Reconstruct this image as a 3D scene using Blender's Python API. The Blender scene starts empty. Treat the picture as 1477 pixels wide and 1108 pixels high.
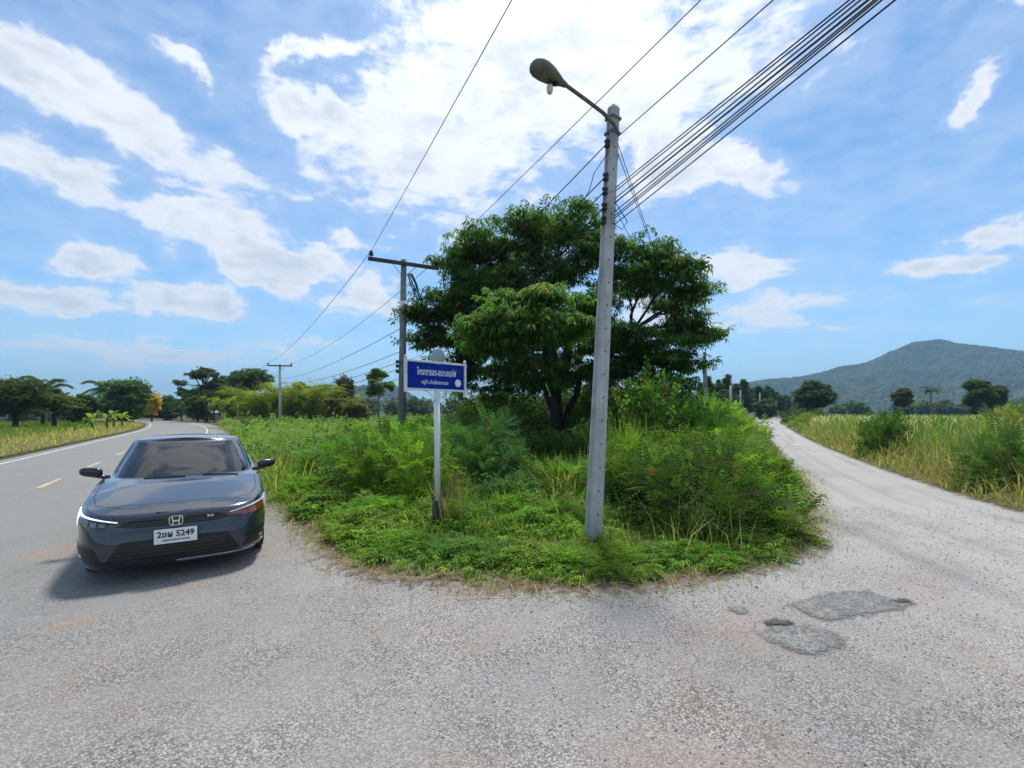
import bpy, bmesh, math
import numpy as np
from mathutils import Vector, Matrix
from mathutils.bvhtree import BVHTree

rng = np.random.default_rng(7)
S = bpy.context.scene
COL = S.collection
R = math.radians

# ------------------------------------------------------------------ camera
F, U0, V0, EYE = 656.0, 738.5, 596.0, 1.56      # survey constants used to place things
S.unit_settings.scale_length = 1.127               # one survey unit is 1.127 m; the eye stands 1.76 m above the road
M_ = 1 / 1.127                                      # one metre in survey units
cam = bpy.data.cameras.new('camera'); co = bpy.data.objects.new('camera', cam); COL.objects.link(co)
cam.sensor_width = 36.0; cam.lens = 36.0 * F / 1477.0
cam.shift_y = (V0 - 554.0) / 1477.0
cam.clip_start = 0.05; cam.clip_end = 9000
co.location = (0, 0, EYE); co.rotation_euler = (R(90), 0, 0)
S.camera = co

# ------------------------------------------------------------------ exposure
S.view_settings.view_transform = 'Standard'; S.view_settings.look = 'None'
S.view_settings.exposure = 0.25; S.view_settings.gamma = 1.0
S.view_settings.use_curve_mapping = False
S.cycles.max_bounces = 8; S.cycles.diffuse_bounces = 3; S.cycles.glossy_bounces = 3
S.cycles.transmission_bounces = 4; S.cycles.transparent_max_bounces = 8
S.cycles.volume_bounces = 0
S.cycles.use_denoising = True

# ------------------------------------------------------------------ sun
SUN_AZ, SUN_EL = R(7), R(67)
sd = Vector((math.sin(SUN_AZ) * math.cos(SUN_EL), math.cos(SUN_AZ) * math.cos(SUN_EL), math.sin(SUN_EL)))
sl = bpy.data.lights.new('sun', 'SUN'); so = bpy.data.objects.new('sun', sl); COL.objects.link(so)
sl.energy = 3.6; sl.angle = R(9.0); sl.color = (1.0, 0.955, 0.88)
so.rotation_euler = (-sd).to_track_quat('-Z', 'Y').to_euler()

# ------------------------------------------------------------------ node helper
class NT:
    def __init__(self, tree):
        self.t = tree; self.n = tree.nodes; self.l = tree.links
    def add(self, typ, **kw):
        nd = self.n.new(typ)
        for k, v in kw.items(): setattr(nd, k, v)
        return nd
    def put(self, sock, v):
        if v is None: return
        if isinstance(v, bpy.types.NodeSocket): self.l.new(v, sock)
        elif isinstance(v, (tuple, list)):
            dv = sock.default_value
            if hasattr(dv, '__len__') and len(dv) == 4 and len(v) == 3: v = (*v, 1.0)
            sock.default_value = v
        else: sock.default_value = v
    def math(self, op, a, b=None, c=None, clamp=False):
        nd = self.add('ShaderNodeMath', operation=op, use_clamp=clamp)
        self.put(nd.inputs[0], a); self.put(nd.inputs[1], b); self.put(nd.inputs[2], c)
        return nd.outputs[0]
    def vmath(self, op, a, b=None):
        nd = self.add('ShaderNodeVectorMath', operation=op)
        self.put(nd.inputs[0], a); self.put(nd.inputs[1], b)
        return nd.outputs['Value'] if op in ('LENGTH', 'DOT_PRODUCT') else nd.outputs[0]
    def noise(self, vec, scale, detail=4, rough=.5, dist=0.0):
        nd = self.add('ShaderNodeTexNoise')
        self.put(nd.inputs['Vector'], vec); nd.inputs['Scale'].default_value = scale
        nd.inputs['Detail'].default_value = detail; nd.inputs['Roughness'].default_value = rough
        nd.inputs['Distortion'].default_value = dist
        return nd.outputs['Fac']
    def voro(self, vec, scale, feature='F1', out='Distance'):
        nd = self.add('ShaderNodeTexVoronoi', feature=feature)
        self.put(nd.inputs['Vector'], vec); nd.inputs['Scale'].default_value = scale
        return nd.outputs[out]
    def ramp(self, f, a, b, smooth=True):
        nd = self.add('ShaderNodeMapRange', interpolation_type='SMOOTHSTEP' if smooth else 'LINEAR')
        self.put(nd.inputs[0], f); nd.inputs[1].default_value = a; nd.inputs[2].default_value = b
        return nd.outputs[0]
    def mix(self, f, a, b, blend='MIX'):
        nd = self.add('ShaderNodeMix', data_type='RGBA', blend_type=blend)
        self.put(nd.inputs[0], f); self.put(nd.inputs[6], a); self.put(nd.inputs[7], b)
        return nd.outputs[2]
    def mapping(self, vec, loc=(0,0,0), rot=(0,0,0), scale=(1,1,1), typ='POINT'):
        nd = self.add('ShaderNodeMapping', vector_type=typ)
        self.put(nd.inputs[0], vec)
        nd.inputs['Location'].default_value = loc; nd.inputs['Rotation'].default_value = rot
        nd.inputs['Scale'].default_value = scale
        return nd.outputs[0]
    def bump(self, h, strength, dist=0.01, normal=None):
        nd = self.add('ShaderNodeBump'); nd.inputs['Strength'].default_value = strength
        nd.inputs['Distance'].default_value = dist
        self.put(nd.inputs['Height'], h); self.put(nd.inputs['Normal'], normal)
        return nd.outputs[0]

# ------------------------------------------------------------------ world: Nishita sky with clouds
w = bpy.data.worlds.new('World'); S.world = w; w.use_nodes = True
T = NT(w.node_tree); T.n.clear()
sky = T.add('ShaderNodeTexSky', sky_type='NISHITA'); sky.sun_disc = False
sky.sun_elevation = SUN_EL; sky.sun_rotation = SUN_AZ
sky.altitude = 0; sky.air_density = 1.0; sky.dust_density = 0.25; sky.ozone_density = 2.2
gen = T.add('ShaderNodeTexCoord').outputs['Generated']
dirn = T.vmath('NORMALIZE', gen)
sp = T.add('ShaderNodeSeparateXYZ'); T.put(sp.inputs[0], dirn)
dx, dy, dz = sp.outputs
az = T.math('MULTIPLY', T.math('ARCTAN2', dx, dy), 57.2958)
el = T.math('MULTIPLY', T.math('ARCSINE', dz), 57.2958)
cb = T.add('ShaderNodeCombineXYZ'); T.put(cb.inputs[0], az); T.put(cb.inputs[1], el); ae = cb.outputs[0]
def azel(u, v):
    return (math.degrees(math.atan2(u - U0, F)), math.degrees(math.atan2(V0 - v, math.hypot(F, u - U0))))
zz = T.math('ADD', T.math('MAXIMUM', dz, 0.0), 0.10)
cv = T.add('ShaderNodeCombineXYZ'); T.put(cv.inputs[0], T.math('DIVIDE', dx, zz)); T.put(cv.inputs[1], T.math('DIVIDE', dy, zz))
plane = cv.outputs[0]
warp = T.add('ShaderNodeTexNoise'); T.put(warp.inputs['Vector'], dirn); warp.inputs['Scale'].default_value = 7.0; warp.inputs['Detail'].default_value = 5; warp.inputs['Roughness'].default_value = .6
wv = T.vmath('SUBTRACT', warp.outputs['Color'], (0.5, 0.5, 0.5))
ae2 = T.vmath('ADD', ae, T.vmath('MULTIPLY', wv, (13.0, 7.0, 0.0)))
CLOUDS = [(850,40,300,110,0,1.0),(740,150,190,100,0,.85),(620,250,135,62,10,.8),(560,175,90,50,-20,.55),(500,290,150,36,10,.42),(230,520,260,18,0,.45),(462,88,70,17,-18,.85),(437,162,42,24,20,1.35),
 (60,120,150,40,22,1.0),(230,205,150,36,26,1.0),(40,55,110,34,15,.6),(255,88,36,16,20,1.1),(60,235,110,24,12,.9),(190,290,95,18,18,.75),(335,348,92,38,22,1.7),(400,388,52,22,20,1.2),(135,378,66,19,10,1.6),
 (60,430,90,20,4,1.6),(225,430,40,20,0,1.15),(295,437,58,20,-3,1.65),(472,372,40,17,5,1.6),(515,428,46,26,-14,1.1),(548,448,30,16,0,.9),(515,345,30,12,12,1.1),
 (110,492,150,12,0,.6),(430,494,80,12,-4,.75),(255,505,80,12,0,.65),(1040,245,120,28,6,1.6),(955,250,60,30,-30,1.1),(930,195,40,14,-30,.7),
 (1378,142,56,24,-38,1.6),(1445,332,60,19,-18,1.6),(1350,390,62,18,-4,1.35),(1420,384,34,12,-4,.9),(1078,390,74,22,-4,1.35),(1135,438,100,15,-6,.95),
 (1055,470,90,15,-4,.85),(1425,6,60,9,0,.7),(655,355,28,14,-30,1.0),(1180,480,110,9,-3,.55),(925,455,50,26,0,1.0)]
acc = None
for (u, v, ru, rv, rot, wt) in CLOUDS:
    c0 = azel(u, v); ca, sa = math.cos(R(rot)), math.sin(R(rot))
    c1 = azel(u + ru * ca, v + ru * sa); c2 = azel(u - rv * sa, v + rv * ca)
    la = math.hypot(c1[0]-c0[0], c1[1]-c0[1]) * 1.55; lb = math.hypot(c2[0]-c0[0], c2[1]-c0[1]) * 1.7
    ang = math.atan2(c1[1]-c0[1], c1[0]-c0[0])
    m = T.mapping(ae2, (c0[0], c0[1], 0), (0, 0, ang), (la, lb, 1), 'TEXTURE')
    g = T.add('ShaderNodeTexGradient', gradient_type='SPHERICAL'); T.put(g.inputs[0], m)
    acc = T.math('MULTIPLY_ADD', g.outputs['Fac'], wt, acc if acc is not None else 0.0)
# cumulus standing higher than the view, mirrored in the car's windscreen in the photograph
for (a_, e_, ra, re_, wt) in ((-30, 57, 9, 4, 1.3), (-22, 53, 8, 3.5, 1.2), (-37, 51, 6, 2.6, 1.1), (-14, 58, 9, 4, 1.2), (-34, 64, 10, 3, 1.2), (-5, 66, 14, 4, 1.0), (20, 58, 10, 5, 1.2), (40, 50, 9, 4, 1.1), (-62, 55, 10, 4, 1.1), (-50, 45, 6, 2.2, .9)):
    m = T.mapping(ae2, (a_, e_, 0), (0, 0, 0), (ra*1.5, re_*1.5, 1), 'TEXTURE')
    g = T.add('ShaderNodeTexGradient', gradient_type='SPHERICAL'); T.put(g.inputs[0], m); acc = T.math('MULTIPLY_ADD', g.outputs['Fac'], wt, acc)
flat = T.mapping(dirn, (0, 0, 0), (0, 0, 0), (1, 1, 2.4))
fine = T.math('MULTIPLY_ADD', T.noise(flat, 17.0, 7, .62, .2), .45, T.math('MULTIPLY', T.noise(plane, 2.6, 8, .64, .5), .55))
big = T.noise(T.mapping(plane, (3.7, 1.2, 0)), 0.75, 3, .5)
# cloud cover seen to the front continues all round the sky
rest = T.math('MULTIPLY', T.math('MAXIMUM', T.ramp(dy, 0.42, -0.15), T.ramp(el, 43.0, 52.0)), T.math('MULTIPLY', T.ramp(big, .40, .66), .75))
acc = T.math('ADD', T.math('MINIMUM', acc, 1.25), rest)
dens = T.math('ADD', T.math('ADD', acc, T.math('MULTIPLY', T.math('SUBTRACT', fine, .5), 3.0)), T.math('MULTIPLY', T.math('SUBTRACT', big, .5), .35))
alpha = T.math('MULTIPLY', T.math('MULTIPLY', T.ramp(dens, .12, .80), .94), T.ramp(dz, .0, .06))
veil = T.math('MULTIPLY', T.ramp(dens, -.55, .45), .24)
alpha = T.math('MAXIMUM', alpha, veil)
thick = T.ramp(dens, .5, 1.25)
puff = T.noise(T.mapping(flat, (9, 4, .06)), 11.0, 6, .58)
cshade = T.mix(T.math('MULTIPLY', thick, T.ramp(puff, .36, .66)), (8.2, 8.4, 8.7), (5.9, 6.3, 6.9))
# forward-scattered glow of the veiled sun in the thin cloud
cosg = T.vmath('DOT_PRODUCT', dirn, tuple(sd))
glow = T.math('POWER', T.math('MAXIMUM', cosg, 0.0), 9.0)
cshade = T.mix(1.0, cshade, T.mix(glow, (1, 1, 1), (1.9, 1.9, 1.9)), 'MULTIPLY')
skyc = T.mix(1.0, sky.outputs[0], (.93, 1.27, 1.42), 'MULTIPLY')
skyc = T.mix(alpha, skyc, cshade)
bg = T.add('ShaderNodeBackground'); T.put(bg.inputs[0], skyc); bg.inputs[1].default_value = 0.105
ow = T.add('ShaderNodeOutputWorld'); T.l.new(bg.outputs[0], ow.inputs[0])
w.cycles.sampling_method = 'MANUAL'; w.cycles.sample_map_resolution = 512

# ------------------------------------------------------------------ placing helpers
def P(u, v, Y): return Vector(((u - U0) / F * Y, Y, EYE + (V0 - v) / F * Y))
def G(u, v):
    Y = F * EYE / (v - V0); return ((u - U0) / F * Y, Y)
def XY(u, Y): return ((u - U0) / F * Y, Y)

def tag(o, label=None, cat=None, group=None, kind=None):
    if label: o['label'] = label
    if cat: o['category'] = cat
    if group: o['group'] = group
    if kind: o['kind'] = kind
    return o
def empty(name, loc=(0,0,0), rz=0.0):
    o = bpy.data.objects.new(name, None); COL.objects.link(o); o.location = loc; o.rotation_euler = (0, 0, rz)
    o.empty_display_size = .1
    return o
def link(name, me, mat=None, parent=None):
    o = bpy.data.objects.new(name, me); COL.objects.link(o)
    if mat: 
        me.materials.clear(); me.materials.append(mat)
    if parent: o.parent = parent
    return o
def npmesh(name, V, Q, col=None, smooth=False, k=4):
    V = np.asarray(V, np.float32); Q = np.asarray(Q, np.int32)
    me = bpy.data.meshes.new(name)
    me.vertices.add(len(V)); me.vertices.foreach_set('co', V.ravel())
    me.loops.add(Q.size); me.loops.foreach_set('vertex_index', Q.ravel())
    me.polygons.add(len(Q)); me.polygons.foreach_set('loop_start', np.arange(0, Q.size, k, dtype=np.int32))
    if smooth: me.polygons.foreach_set('use_smooth', np.ones(len(Q), bool))
    if col is not None:
        a = me.attributes.new('col', 'FLOAT_COLOR', 'POINT')
        c4 = np.ones((len(V), 4), np.float32); c4[:, :3] = col
        a.data.foreach_set('color', c4.ravel())
    me.update(calc_edges=True)
    return me
def bmobj(name, bm, mat, parent=None, smooth=False):
    me = bpy.data.meshes.new(name); bm.normal_update(); bm.to_mesh(me); bm.free()
    if smooth:
        for p in me.polygons: p.use_smooth = True
    return link(name, me, mat, parent)

class MB:
    """collects simple solids into one mesh"""
    def __init__(self): self.bm = bmesh.new()
    def box(self, c, s, M=None, bev=0.0):
        r = bmesh.ops.create_cube(self.bm, size=1.0)
        m = Matrix.Translation(c) @ Matrix.Diagonal((*s, 1))
        if M is not None: m = M @ m
        bmesh.ops.transform(self.bm, matrix=m, verts=r['verts'])
        if bev:
            es = list({e for v in r['verts'] for e in v.link_edges})
            bmesh.ops.bevel(self.bm, geom=es, offset=bev, segments=2, affect='EDGES', profile=.5)
        return self
    def tube(self, pts, rad, n=8, cap=True):
        pts = [Vector(p) for p in pts]
        if not hasattr(rad, '__len__'): rad = [rad] * len(pts)
        rings = []
        prev = None
        for i, p in enumerate(pts):
            d = (pts[min(i+1, len(pts)-1)] - pts[max(i-1, 0)]).normalized()
            if prev is None:
                a = d.orthogonal().normalized()
            else:
                a = (prev - d * prev.dot(d)).normalized()
            prev = a; b = d.cross(a)
            rings.append([self.bm.verts.new(p + (a * math.cos(2*math.pi*k/n) + b * math.sin(2*math.pi*k/n)) * rad[i]) for k in range(n)])
        for r0, r1 in zip(rings, rings[1:]):
            for k in range(n): self.bm.faces.new((r0[k], r0[(k+1) % n], r1[(k+1) % n], r1[k]))
        if cap:
            self.bm.faces.new(rings[0][::-1]); self.bm.faces.new(rings[-1])
        return self
    def lathe(self, prof, n=20, M=None):
        rings = []
        for r, z in prof:
            rings.append([self.bm.verts.new((M or Matrix()) @ Vector((max(r, 1e-4)*math.cos(2*math.pi*k/n), max(r, 1e-4)*math.sin(2*math.pi*k/n), z))) for k in range(n)])
        for r0, r1 in zip(rings, rings[1:]):
            for k in range(n): self.bm.faces.new((r0[k], r0[(k+1) % n], r1[(k+1) % n], r1[k]))
        self.bm.faces.new(rings[0][::-1]); self.bm.faces.new(rings[-1])
        return self
    def build(self, name, mat, parent=None, smooth=False):
        return bmobj(name, self.bm, mat, parent, smooth)

# ------------------------------------------------------------------ materials
MATS = {}
def newmat(name):
    m = bpy.data.materials.new(name); m.use_nodes = True; MATS[name] = m
    t = NT(m.node_tree); t.n.clear()
    t.out = t.add('ShaderNodeOutputMaterial'); t.p = t.add('ShaderNodeBsdfPrincipled')
    t.l.new(t.p.outputs[0], t.out.inputs[0]); return m, t
def plain(name, c, rough=.6, metal=0.0, var=.15, scale=8.0, bump=0.0, coat=0.0, spec=.5, dark=None, darkscale=3.0):
    m, t = newmat(name)
    oc = t.add('ShaderNodeTexCoord').outputs['Object']
    n = t.noise(oc, scale, 5, .6)
    lo = tuple(x * (1 - var) for x in c); hi = tuple(min(1, x * (1 + var)) for x in c)
    colr = t.mix(t.ramp(n, .3, .7), lo, hi)
    if dark: colr = t.mix(t.ramp(t.noise(oc, darkscale, 6, .65), .52, .72), colr, dark)
    t.put(t.p.inputs['Base Color'], colr)
    t.p.inputs['Roughness'].default_value = rough; t.p.inputs['Metallic'].default_value = metal
    t.p.inputs['Coat Weight'].default_value = coat; t.p.inputs['Coat Roughness'].default_value = .03
    t.p.inputs['Specular IOR Level'].default_value = spec
    if bump: t.put(t.p.inputs['Normal'], t.bump(t.noise(oc, scale * 6, 5, .6), bump))
    return m
def leafmat(name, trans=.38, rough=.55, gain=1.0, spec=.25):
    m, t = newmat(name)
    at = t.add('ShaderNodeAttribute', attribute_name='col').outputs['Color']
    oi = t.add('ShaderNodeObjectInfo').outputs['Random']
    oc = t.add('ShaderNodeTexCoord').outputs['Object']
    n = t.noise(oc, 2.3, 3, .6)
    c = t.mix(1.0, at, t.mix(n, (.72*gain, .78*gain, .72*gain), (1.28*gain, 1.22*gain, 1.2*gain)), 'MULTIPLY')
    hs = t.add('ShaderNodeHueSaturation'); t.put(hs.inputs['Color'], c)
    t.put(hs.inputs['Hue'], t.math('MULTIPLY_ADD', oi, .03, .485)); t.put(hs.inputs['Value'], t.math('MULTIPLY_ADD', oi, .3, .85))
    c = hs.outputs[0]
    t.put(t.p.inputs['Base Color'], c); t.p.inputs['Roughness'].default_value = rough
    t.p.inputs['Specular IOR Level'].default_value = spec
    tr = t.add('ShaderNodeBsdfTranslucent'); t.put(tr.inputs[0], t.mix(1.0, c, (1.22, 1.32, .65), 'MULTIPLY'))
    mx = t.add('ShaderNodeMixShader'); mx.inputs[0].default_value = trans
    t.l.new(t.p.outputs[0], mx.inputs[1]); t.l.new(tr.outputs[0], mx.inputs[2]); t.l.new(mx.outputs[0], t.out.inputs[0])
    return m
def streaks(m, strength, colr):
    t = NT(m.node_tree); pb = [n for n in t.n if n.type == 'BSDF_PRINCIPLED'][0]; oc = t.add('ShaderNodeTexCoord').outputs['Object']
    src = pb.inputs['Base Color'].links[0].from_socket
    f = t.ramp(t.noise(t.mapping(oc, (0, 0, 0), (0, 0, 0), (26, 26, 1.1)), 1.0, 6, .65), .50, .75)
    t.put(pb.inputs['Base Color'], t.mix(t.math('MULTIPLY', f, strength), src, colr))
LEAF = leafmat('leaf', .47, .62, 1.95, .12); GRASS = leafmat('grass_blade', .42, .65, 1.95, .10)
BARK = plain('bark', (.034, .029, .024), .9, var=.4, scale=9, bump=.5)
PALEBARK = plain('pale_bark', (.20, .17, .14), .9, var=.35, scale=6, bump=.4)
TWIG = plain('green_stem', (.07, .075, .03), .8, var=.3)
CONC = plain('pole_concrete', (.44, .44, .43), .9, var=.16, scale=5, bump=.25, dark=(.30, .30, .29), darkscale=2.2)
CONCD = plain('weathered_concrete', (.20, .195, .185), .9, var=.25, scale=4, bump=.25, dark=(.09, .09, .085), darkscale=1.1)
BLACK = plain('black_rubber', (.012, .012, .013), .5, var=.2)
CERAM = plain('brown_ceramic', (.02, .014, .012), .25, var=.2)
CABLE = plain('cable_black', (.010, .010, .011), .7, var=.1)
STEEL = plain('galvanised_steel', (.30, .31, .32), .5, .6, var=.2, scale=20)
HOLE = plain('hole_dark', (.015, .014, .013), 1.0, var=.1)
WHITE = plain('white_enamel', (.74, .75, .76), .45, var=.06, scale=10, dark=(.50, .49, .46), darkscale=7)
BLUE = plain('sign_blue', (.004, .026, .30), .55, var=.14, scale=4, spec=.08, dark=(.02, .05, .26), darkscale=6)
LETTER = plain('sign_letter', (.80, .82, .84), .5, var=.05)
PIPE = plain('black_pipe', (.018, .018, .022), .55, var=.4, scale=14, dark=(.10, .09, .08), darkscale=9)
DISC = plain('grey_disc', (.30, .36, .42), .35, .3, var=.1)
PAINTW = plain('road_white', (.55, .55, .53), .8, var=.15, scale=3, dark=(.28, .28, .27), darkscale=5, bump=.2)
PAINTY = plain('road_yellow', (.50, .38, .22), .8, var=.15, scale=3, dark=(.26, .22, .17), darkscale=5, bump=.2)

streaks(CONC, .55, (.17, .165, .155)); streaks(CONCD, .5, (.07, .068, .062)); streaks(WHITE, .4, (.42, .38, .32)); streaks(BLUE, .25, (.08, .10, .22))
def road_material():
    m, t = newmat('chip_seal')
    oc = t.add('ShaderNodeTexCoord').outputs['Object']
    sx = t.add('ShaderNodeSeparateXYZ'); t.put(sx.inputs[0], oc)
    stain = t.noise(oc, .55, 6, .62, .4); stain2 = t.noise(t.mapping(oc, (5, 9, 0)), 1.7, 5, .6)
    base = t.mix(t.ramp(stain, .30, .70), (.268, .253, .236), (.350, .330, .306))
    # left carriageway is older, greyer asphalt
    left = t.ramp(t.math('ADD', t.math('MULTIPLY', sx.outputs[0], -1.0), t.math('MULTIPLY', stain2, 2.0)), 1.5, 6.0)
    base = t.mix(t.math('MULTIPLY', left, .75), base, (.225, .228, .214))
    # dust and red soil trodden onto the chips
    base = t.mix(t.math('MULTIPLY', t.ramp(t.noise(t.mapping(oc, (2, 31, 0)), .8, 6, .62, .6), .52, .70), .62), base, (.33, .24, .19))
    at = t.add('ShaderNodeAttribute', attribute_name='track').outputs['Fac']
    base = t.mix(t.math('MULTIPLY', at, .45), base, (.42, .40, .38))
    pa = t.add('ShaderNodeAttribute', attribute_name='pale').outputs['Fac']
    base = t.mix(t.math('MULTIPLY', pa, t.ramp(stain, .15, .6)), base, (.42, .40, .375))      # paler towards the right and further up the lane
    # tyre-worn streaks that follow the lane
    ac = t.add('ShaderNodeAttribute', attribute_name='across').outputs['Vector']
    lane = t.noise(t.mapping(ac, (0, 0, 0), (0, 0, 0), (2.6, .05, 1)), 1.0, 5, .6, .3)
    base = t.mix(t.math('MULTIPLY', t.math('MULTIPLY', t.ramp(lane, .46, .70), t.math('MULTIPLY_ADD', pa, .9, .06)), .62), base, (.20, .195, .19))
    # the chips themselves
    vn = t.add('ShaderNodeTexVoronoi', feature='F1'); t.put(vn.inputs['Vector'], oc); vn.inputs['Scale'].default_value = 88
    vn2 = t.add('ShaderNodeTexVoronoi', feature='F1'); t.put(vn2.inputs['Vector'], oc); vn2.inputs['Scale'].default_value = 170
    sc_ = t.add('ShaderNodeSeparateXYZ'); t.put(sc_.inputs[0], vn.outputs['Color'])
    sc2 = t.add('ShaderNodeSeparateXYZ'); t.put(sc2.inputs[0], vn2.outputs['Color'])
    chip = t.math('MULTIPLY_ADD', sc_.outputs[0], .85, .57)
    chip = t.math('MULTIPLY', chip, t.math('MULTIPLY_ADD', sc2.outputs[0], .55, .72))
    chip = t.math('MULTIPLY', chip, t.math('SUBTRACT', 1.12, t.math('MULTIPLY', t.ramp(vn.outputs['Distance'], .3, .75), .55)))
    bare = t.ramp(stain2, .40, .62)
    chip = t.math('ADD', 1.0, t.math('MULTIPLY', t.math('SUBTRACT', chip, 1.0), t.math('MULTIPLY_ADD', bare, .50, .55)))
    wn = t.add('ShaderNodeTexNoise'); t.put(wn.inputs['Vector'], oc); wn.inputs['Scale'].default_value = 3.0; wn.inputs['Detail'].default_value = 6
    crv = t.voro(t.vmath('ADD', oc, t.vmath('MULTIPLY', t.vmath('SUBTRACT', wn.outputs['Color'], (.5, .5, .5)), (.55, .55, 0))), .75, 'DISTANCE_TO_EDGE')
    crack = t.math('MULTIPLY', t.ramp(crv, .010, .002), t.ramp(t.noise(t.mapping(oc, (8, 3, 0)), .5, 3, .5), .50, .60))
    chip = t.math('MULTIPLY', chip, t.math('SUBTRACT', 1.0, t.math('MULTIPLY', crack, .28)))
    far = t.ramp(t.vmath('LENGTH', oc), 2.2, 9.0); chip = t.math('ADD', 1.0, t.math('MULTIPLY', t.math('SUBTRACT', chip, 1.0), t.math('MULTIPLY_ADD', far, -.62, .95)))
    cc = t.add('ShaderNodeCombineXYZ'); [t.put(cc.inputs[i], chip) for i in range(3)]
    base = t.mix(1.0, base, cc.outputs[0], 'MULTIPLY')
    t.put(t.p.inputs['Base Color'], base); t.p.inputs['Roughness'].default_value = .85
    t.p.inputs['Specular IOR Level'].default_value = .3
    h = t.math('ADD', t.math('MULTIPLY', vn.outputs['Distance'], -1.0), t.math('MULTIPLY', stain2, 2.0))
    t.put(t.p.inputs['Normal'], t.bump(h, .55, .012))
    return m
ROAD = road_material()

def soil_material(name, a, b, fade=True):
    m, t = newmat(name)
    oc = t.add('ShaderNodeTexCoord').outputs['Object']
    n = t.noise(oc, 1.3, 7, .65)
    c = t.mix(t.ramp(n, .35, .65), a, b)
    g = t.noise(oc, 45, 3, .7)
    c = t.mix(1.0, c, t.mix(g, (.62, .62, .62), (1.35, 1.35, 1.35)), 'MULTIPLY')
    t.put(t.p.inputs['Base Color'], c); t.p.inputs['Roughness'].default_value = .95
    t.p.inputs['Specular IOR Level'].default_value = .15
    t.put(t.p.inputs['Normal'], t.bump(t.math('ADD', n, t.math('MULTIPLY', g, .4)), .6, .03))
    if fade:
        at = t.add('ShaderNodeAttribute', attribute_name='edge').outputs['Fac']
        k = t.ramp(t.math('ADD', at, t.math('MULTIPLY', t.math('SUBTRACT', t.noise(oc, 7, 8, .72), .5), 1.3)), .30, .72)
        tr = t.add('ShaderNodeBsdfTransparent'); mx = t.add('ShaderNodeMixShader')
        t.put(mx.inputs[0], k); t.l.new(tr.outputs[0], mx.inputs[1]); t.l.new(t.p.outputs[0], mx.inputs[2]); t.l.new(mx.outputs[0], t.out.inputs[0])
    return m
SOIL = soil_material('red_soil', (.15, .10, .072), (.27, .185, .135))
DRYSOIL = soil_material('dry_verge_soil', (.105, .095, .040), (.175, .145, .075))
GROUND = soil_material('field_ground', (.060, .075, .025), (.11, .115, .045), False)

# ------------------------------------------------------------------ polylines of the place (metres)
def arr(l): return np.array(l, float)
def resample(pl, step):
    pl = arr(pl); d = np.r_[0, np.cumsum(np.linalg.norm(np.diff(pl, axis=0), axis=1))]
    n = max(2, int(d[-1] / step)); s = np.linspace(0, d[-1], n)
    return np.c_[np.interp(s, d, pl[:, 0]), np.interp(s, d, pl[:, 1])]
def smooth(pl, it=2):
    pl = arr(pl)
    for _ in range(it):
        q = np.empty((2*len(pl)-2, 2)); q[0::2] = .75*pl[:-1]+.25*pl[1:]; q[1::2] = .25*pl[:-1]+.75*pl[1:]
        pl = np.r_[pl[:1], q, pl[-1:]]
    return pl
def inside(pts, poly):
    x, y = pts[:, 0], pts[:, 1]; r = np.zeros(len(pts), bool); n = len(poly); j = n - 1
    for i in range(n):
        xi, yi = poly[i]; xj, yj = poly[j]
        c = ((yi > y) != (yj > y)) & (x < (xj - xi) * (y - yi) / (yj - yi + 1e-12) + xi)
        r ^= c; j = i
    return r
def dist_poly(pts, pl):
    pl = arr(pl); best = np.full(len(pts), 1e9)
    for a, b in zip(pl[:-1], pl[1:]):
        ab = b - a; t = np.clip(((pts - a) @ ab) / (ab @ ab + 1e-12), 0, 1)
        best = np.minimum(best, np.linalg.norm(pts - (a + t[:, None] * ab), axis=1))
    return best

DV = np.array([-.545, .84]); NV = np.array([.84, .545])      # main road direction and its right-hand normal
def main(s, off): return DV * s + NV * off
MAINC = smooth([main(-22, -3.1), main(0, -3.1), main(30, -3.1), main(55, -3.1), (-44.5, 60), (-55, 73), (-74, 91), (-100, 108), (-150, 128)], 2)
RL = [G(1180, 782), G(1167, 712), G(1142, 672), G(1122, 650), G(1100, 630), G(1087, 615), G(1090, 608), G(1098, 602.3), (140, 205), (260, 240)]
RR = [(5.2, -9), (6.6, -2), (7.3, 3), G(1477, 742), G(1350, 703), G(1250, 669), G(1180, 641), G(1140, 620), G(1121, 608.5), (95, 152), (150, 188), (265, 226)]
ISL_FRONT = [(-19.8, 34), main(24, .8), main(14, .85), (-5.2, 9.4), G(388, 722), G(432, 757), G(468, 792), G(500, 822), G(560, 834), G(650, 843), G(750, 850), G(860, 851), G(960, 846), G(1080, 826), G(1150, 803)]
ISLE = smooth(ISL_FRONT + RL, 1)

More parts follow.
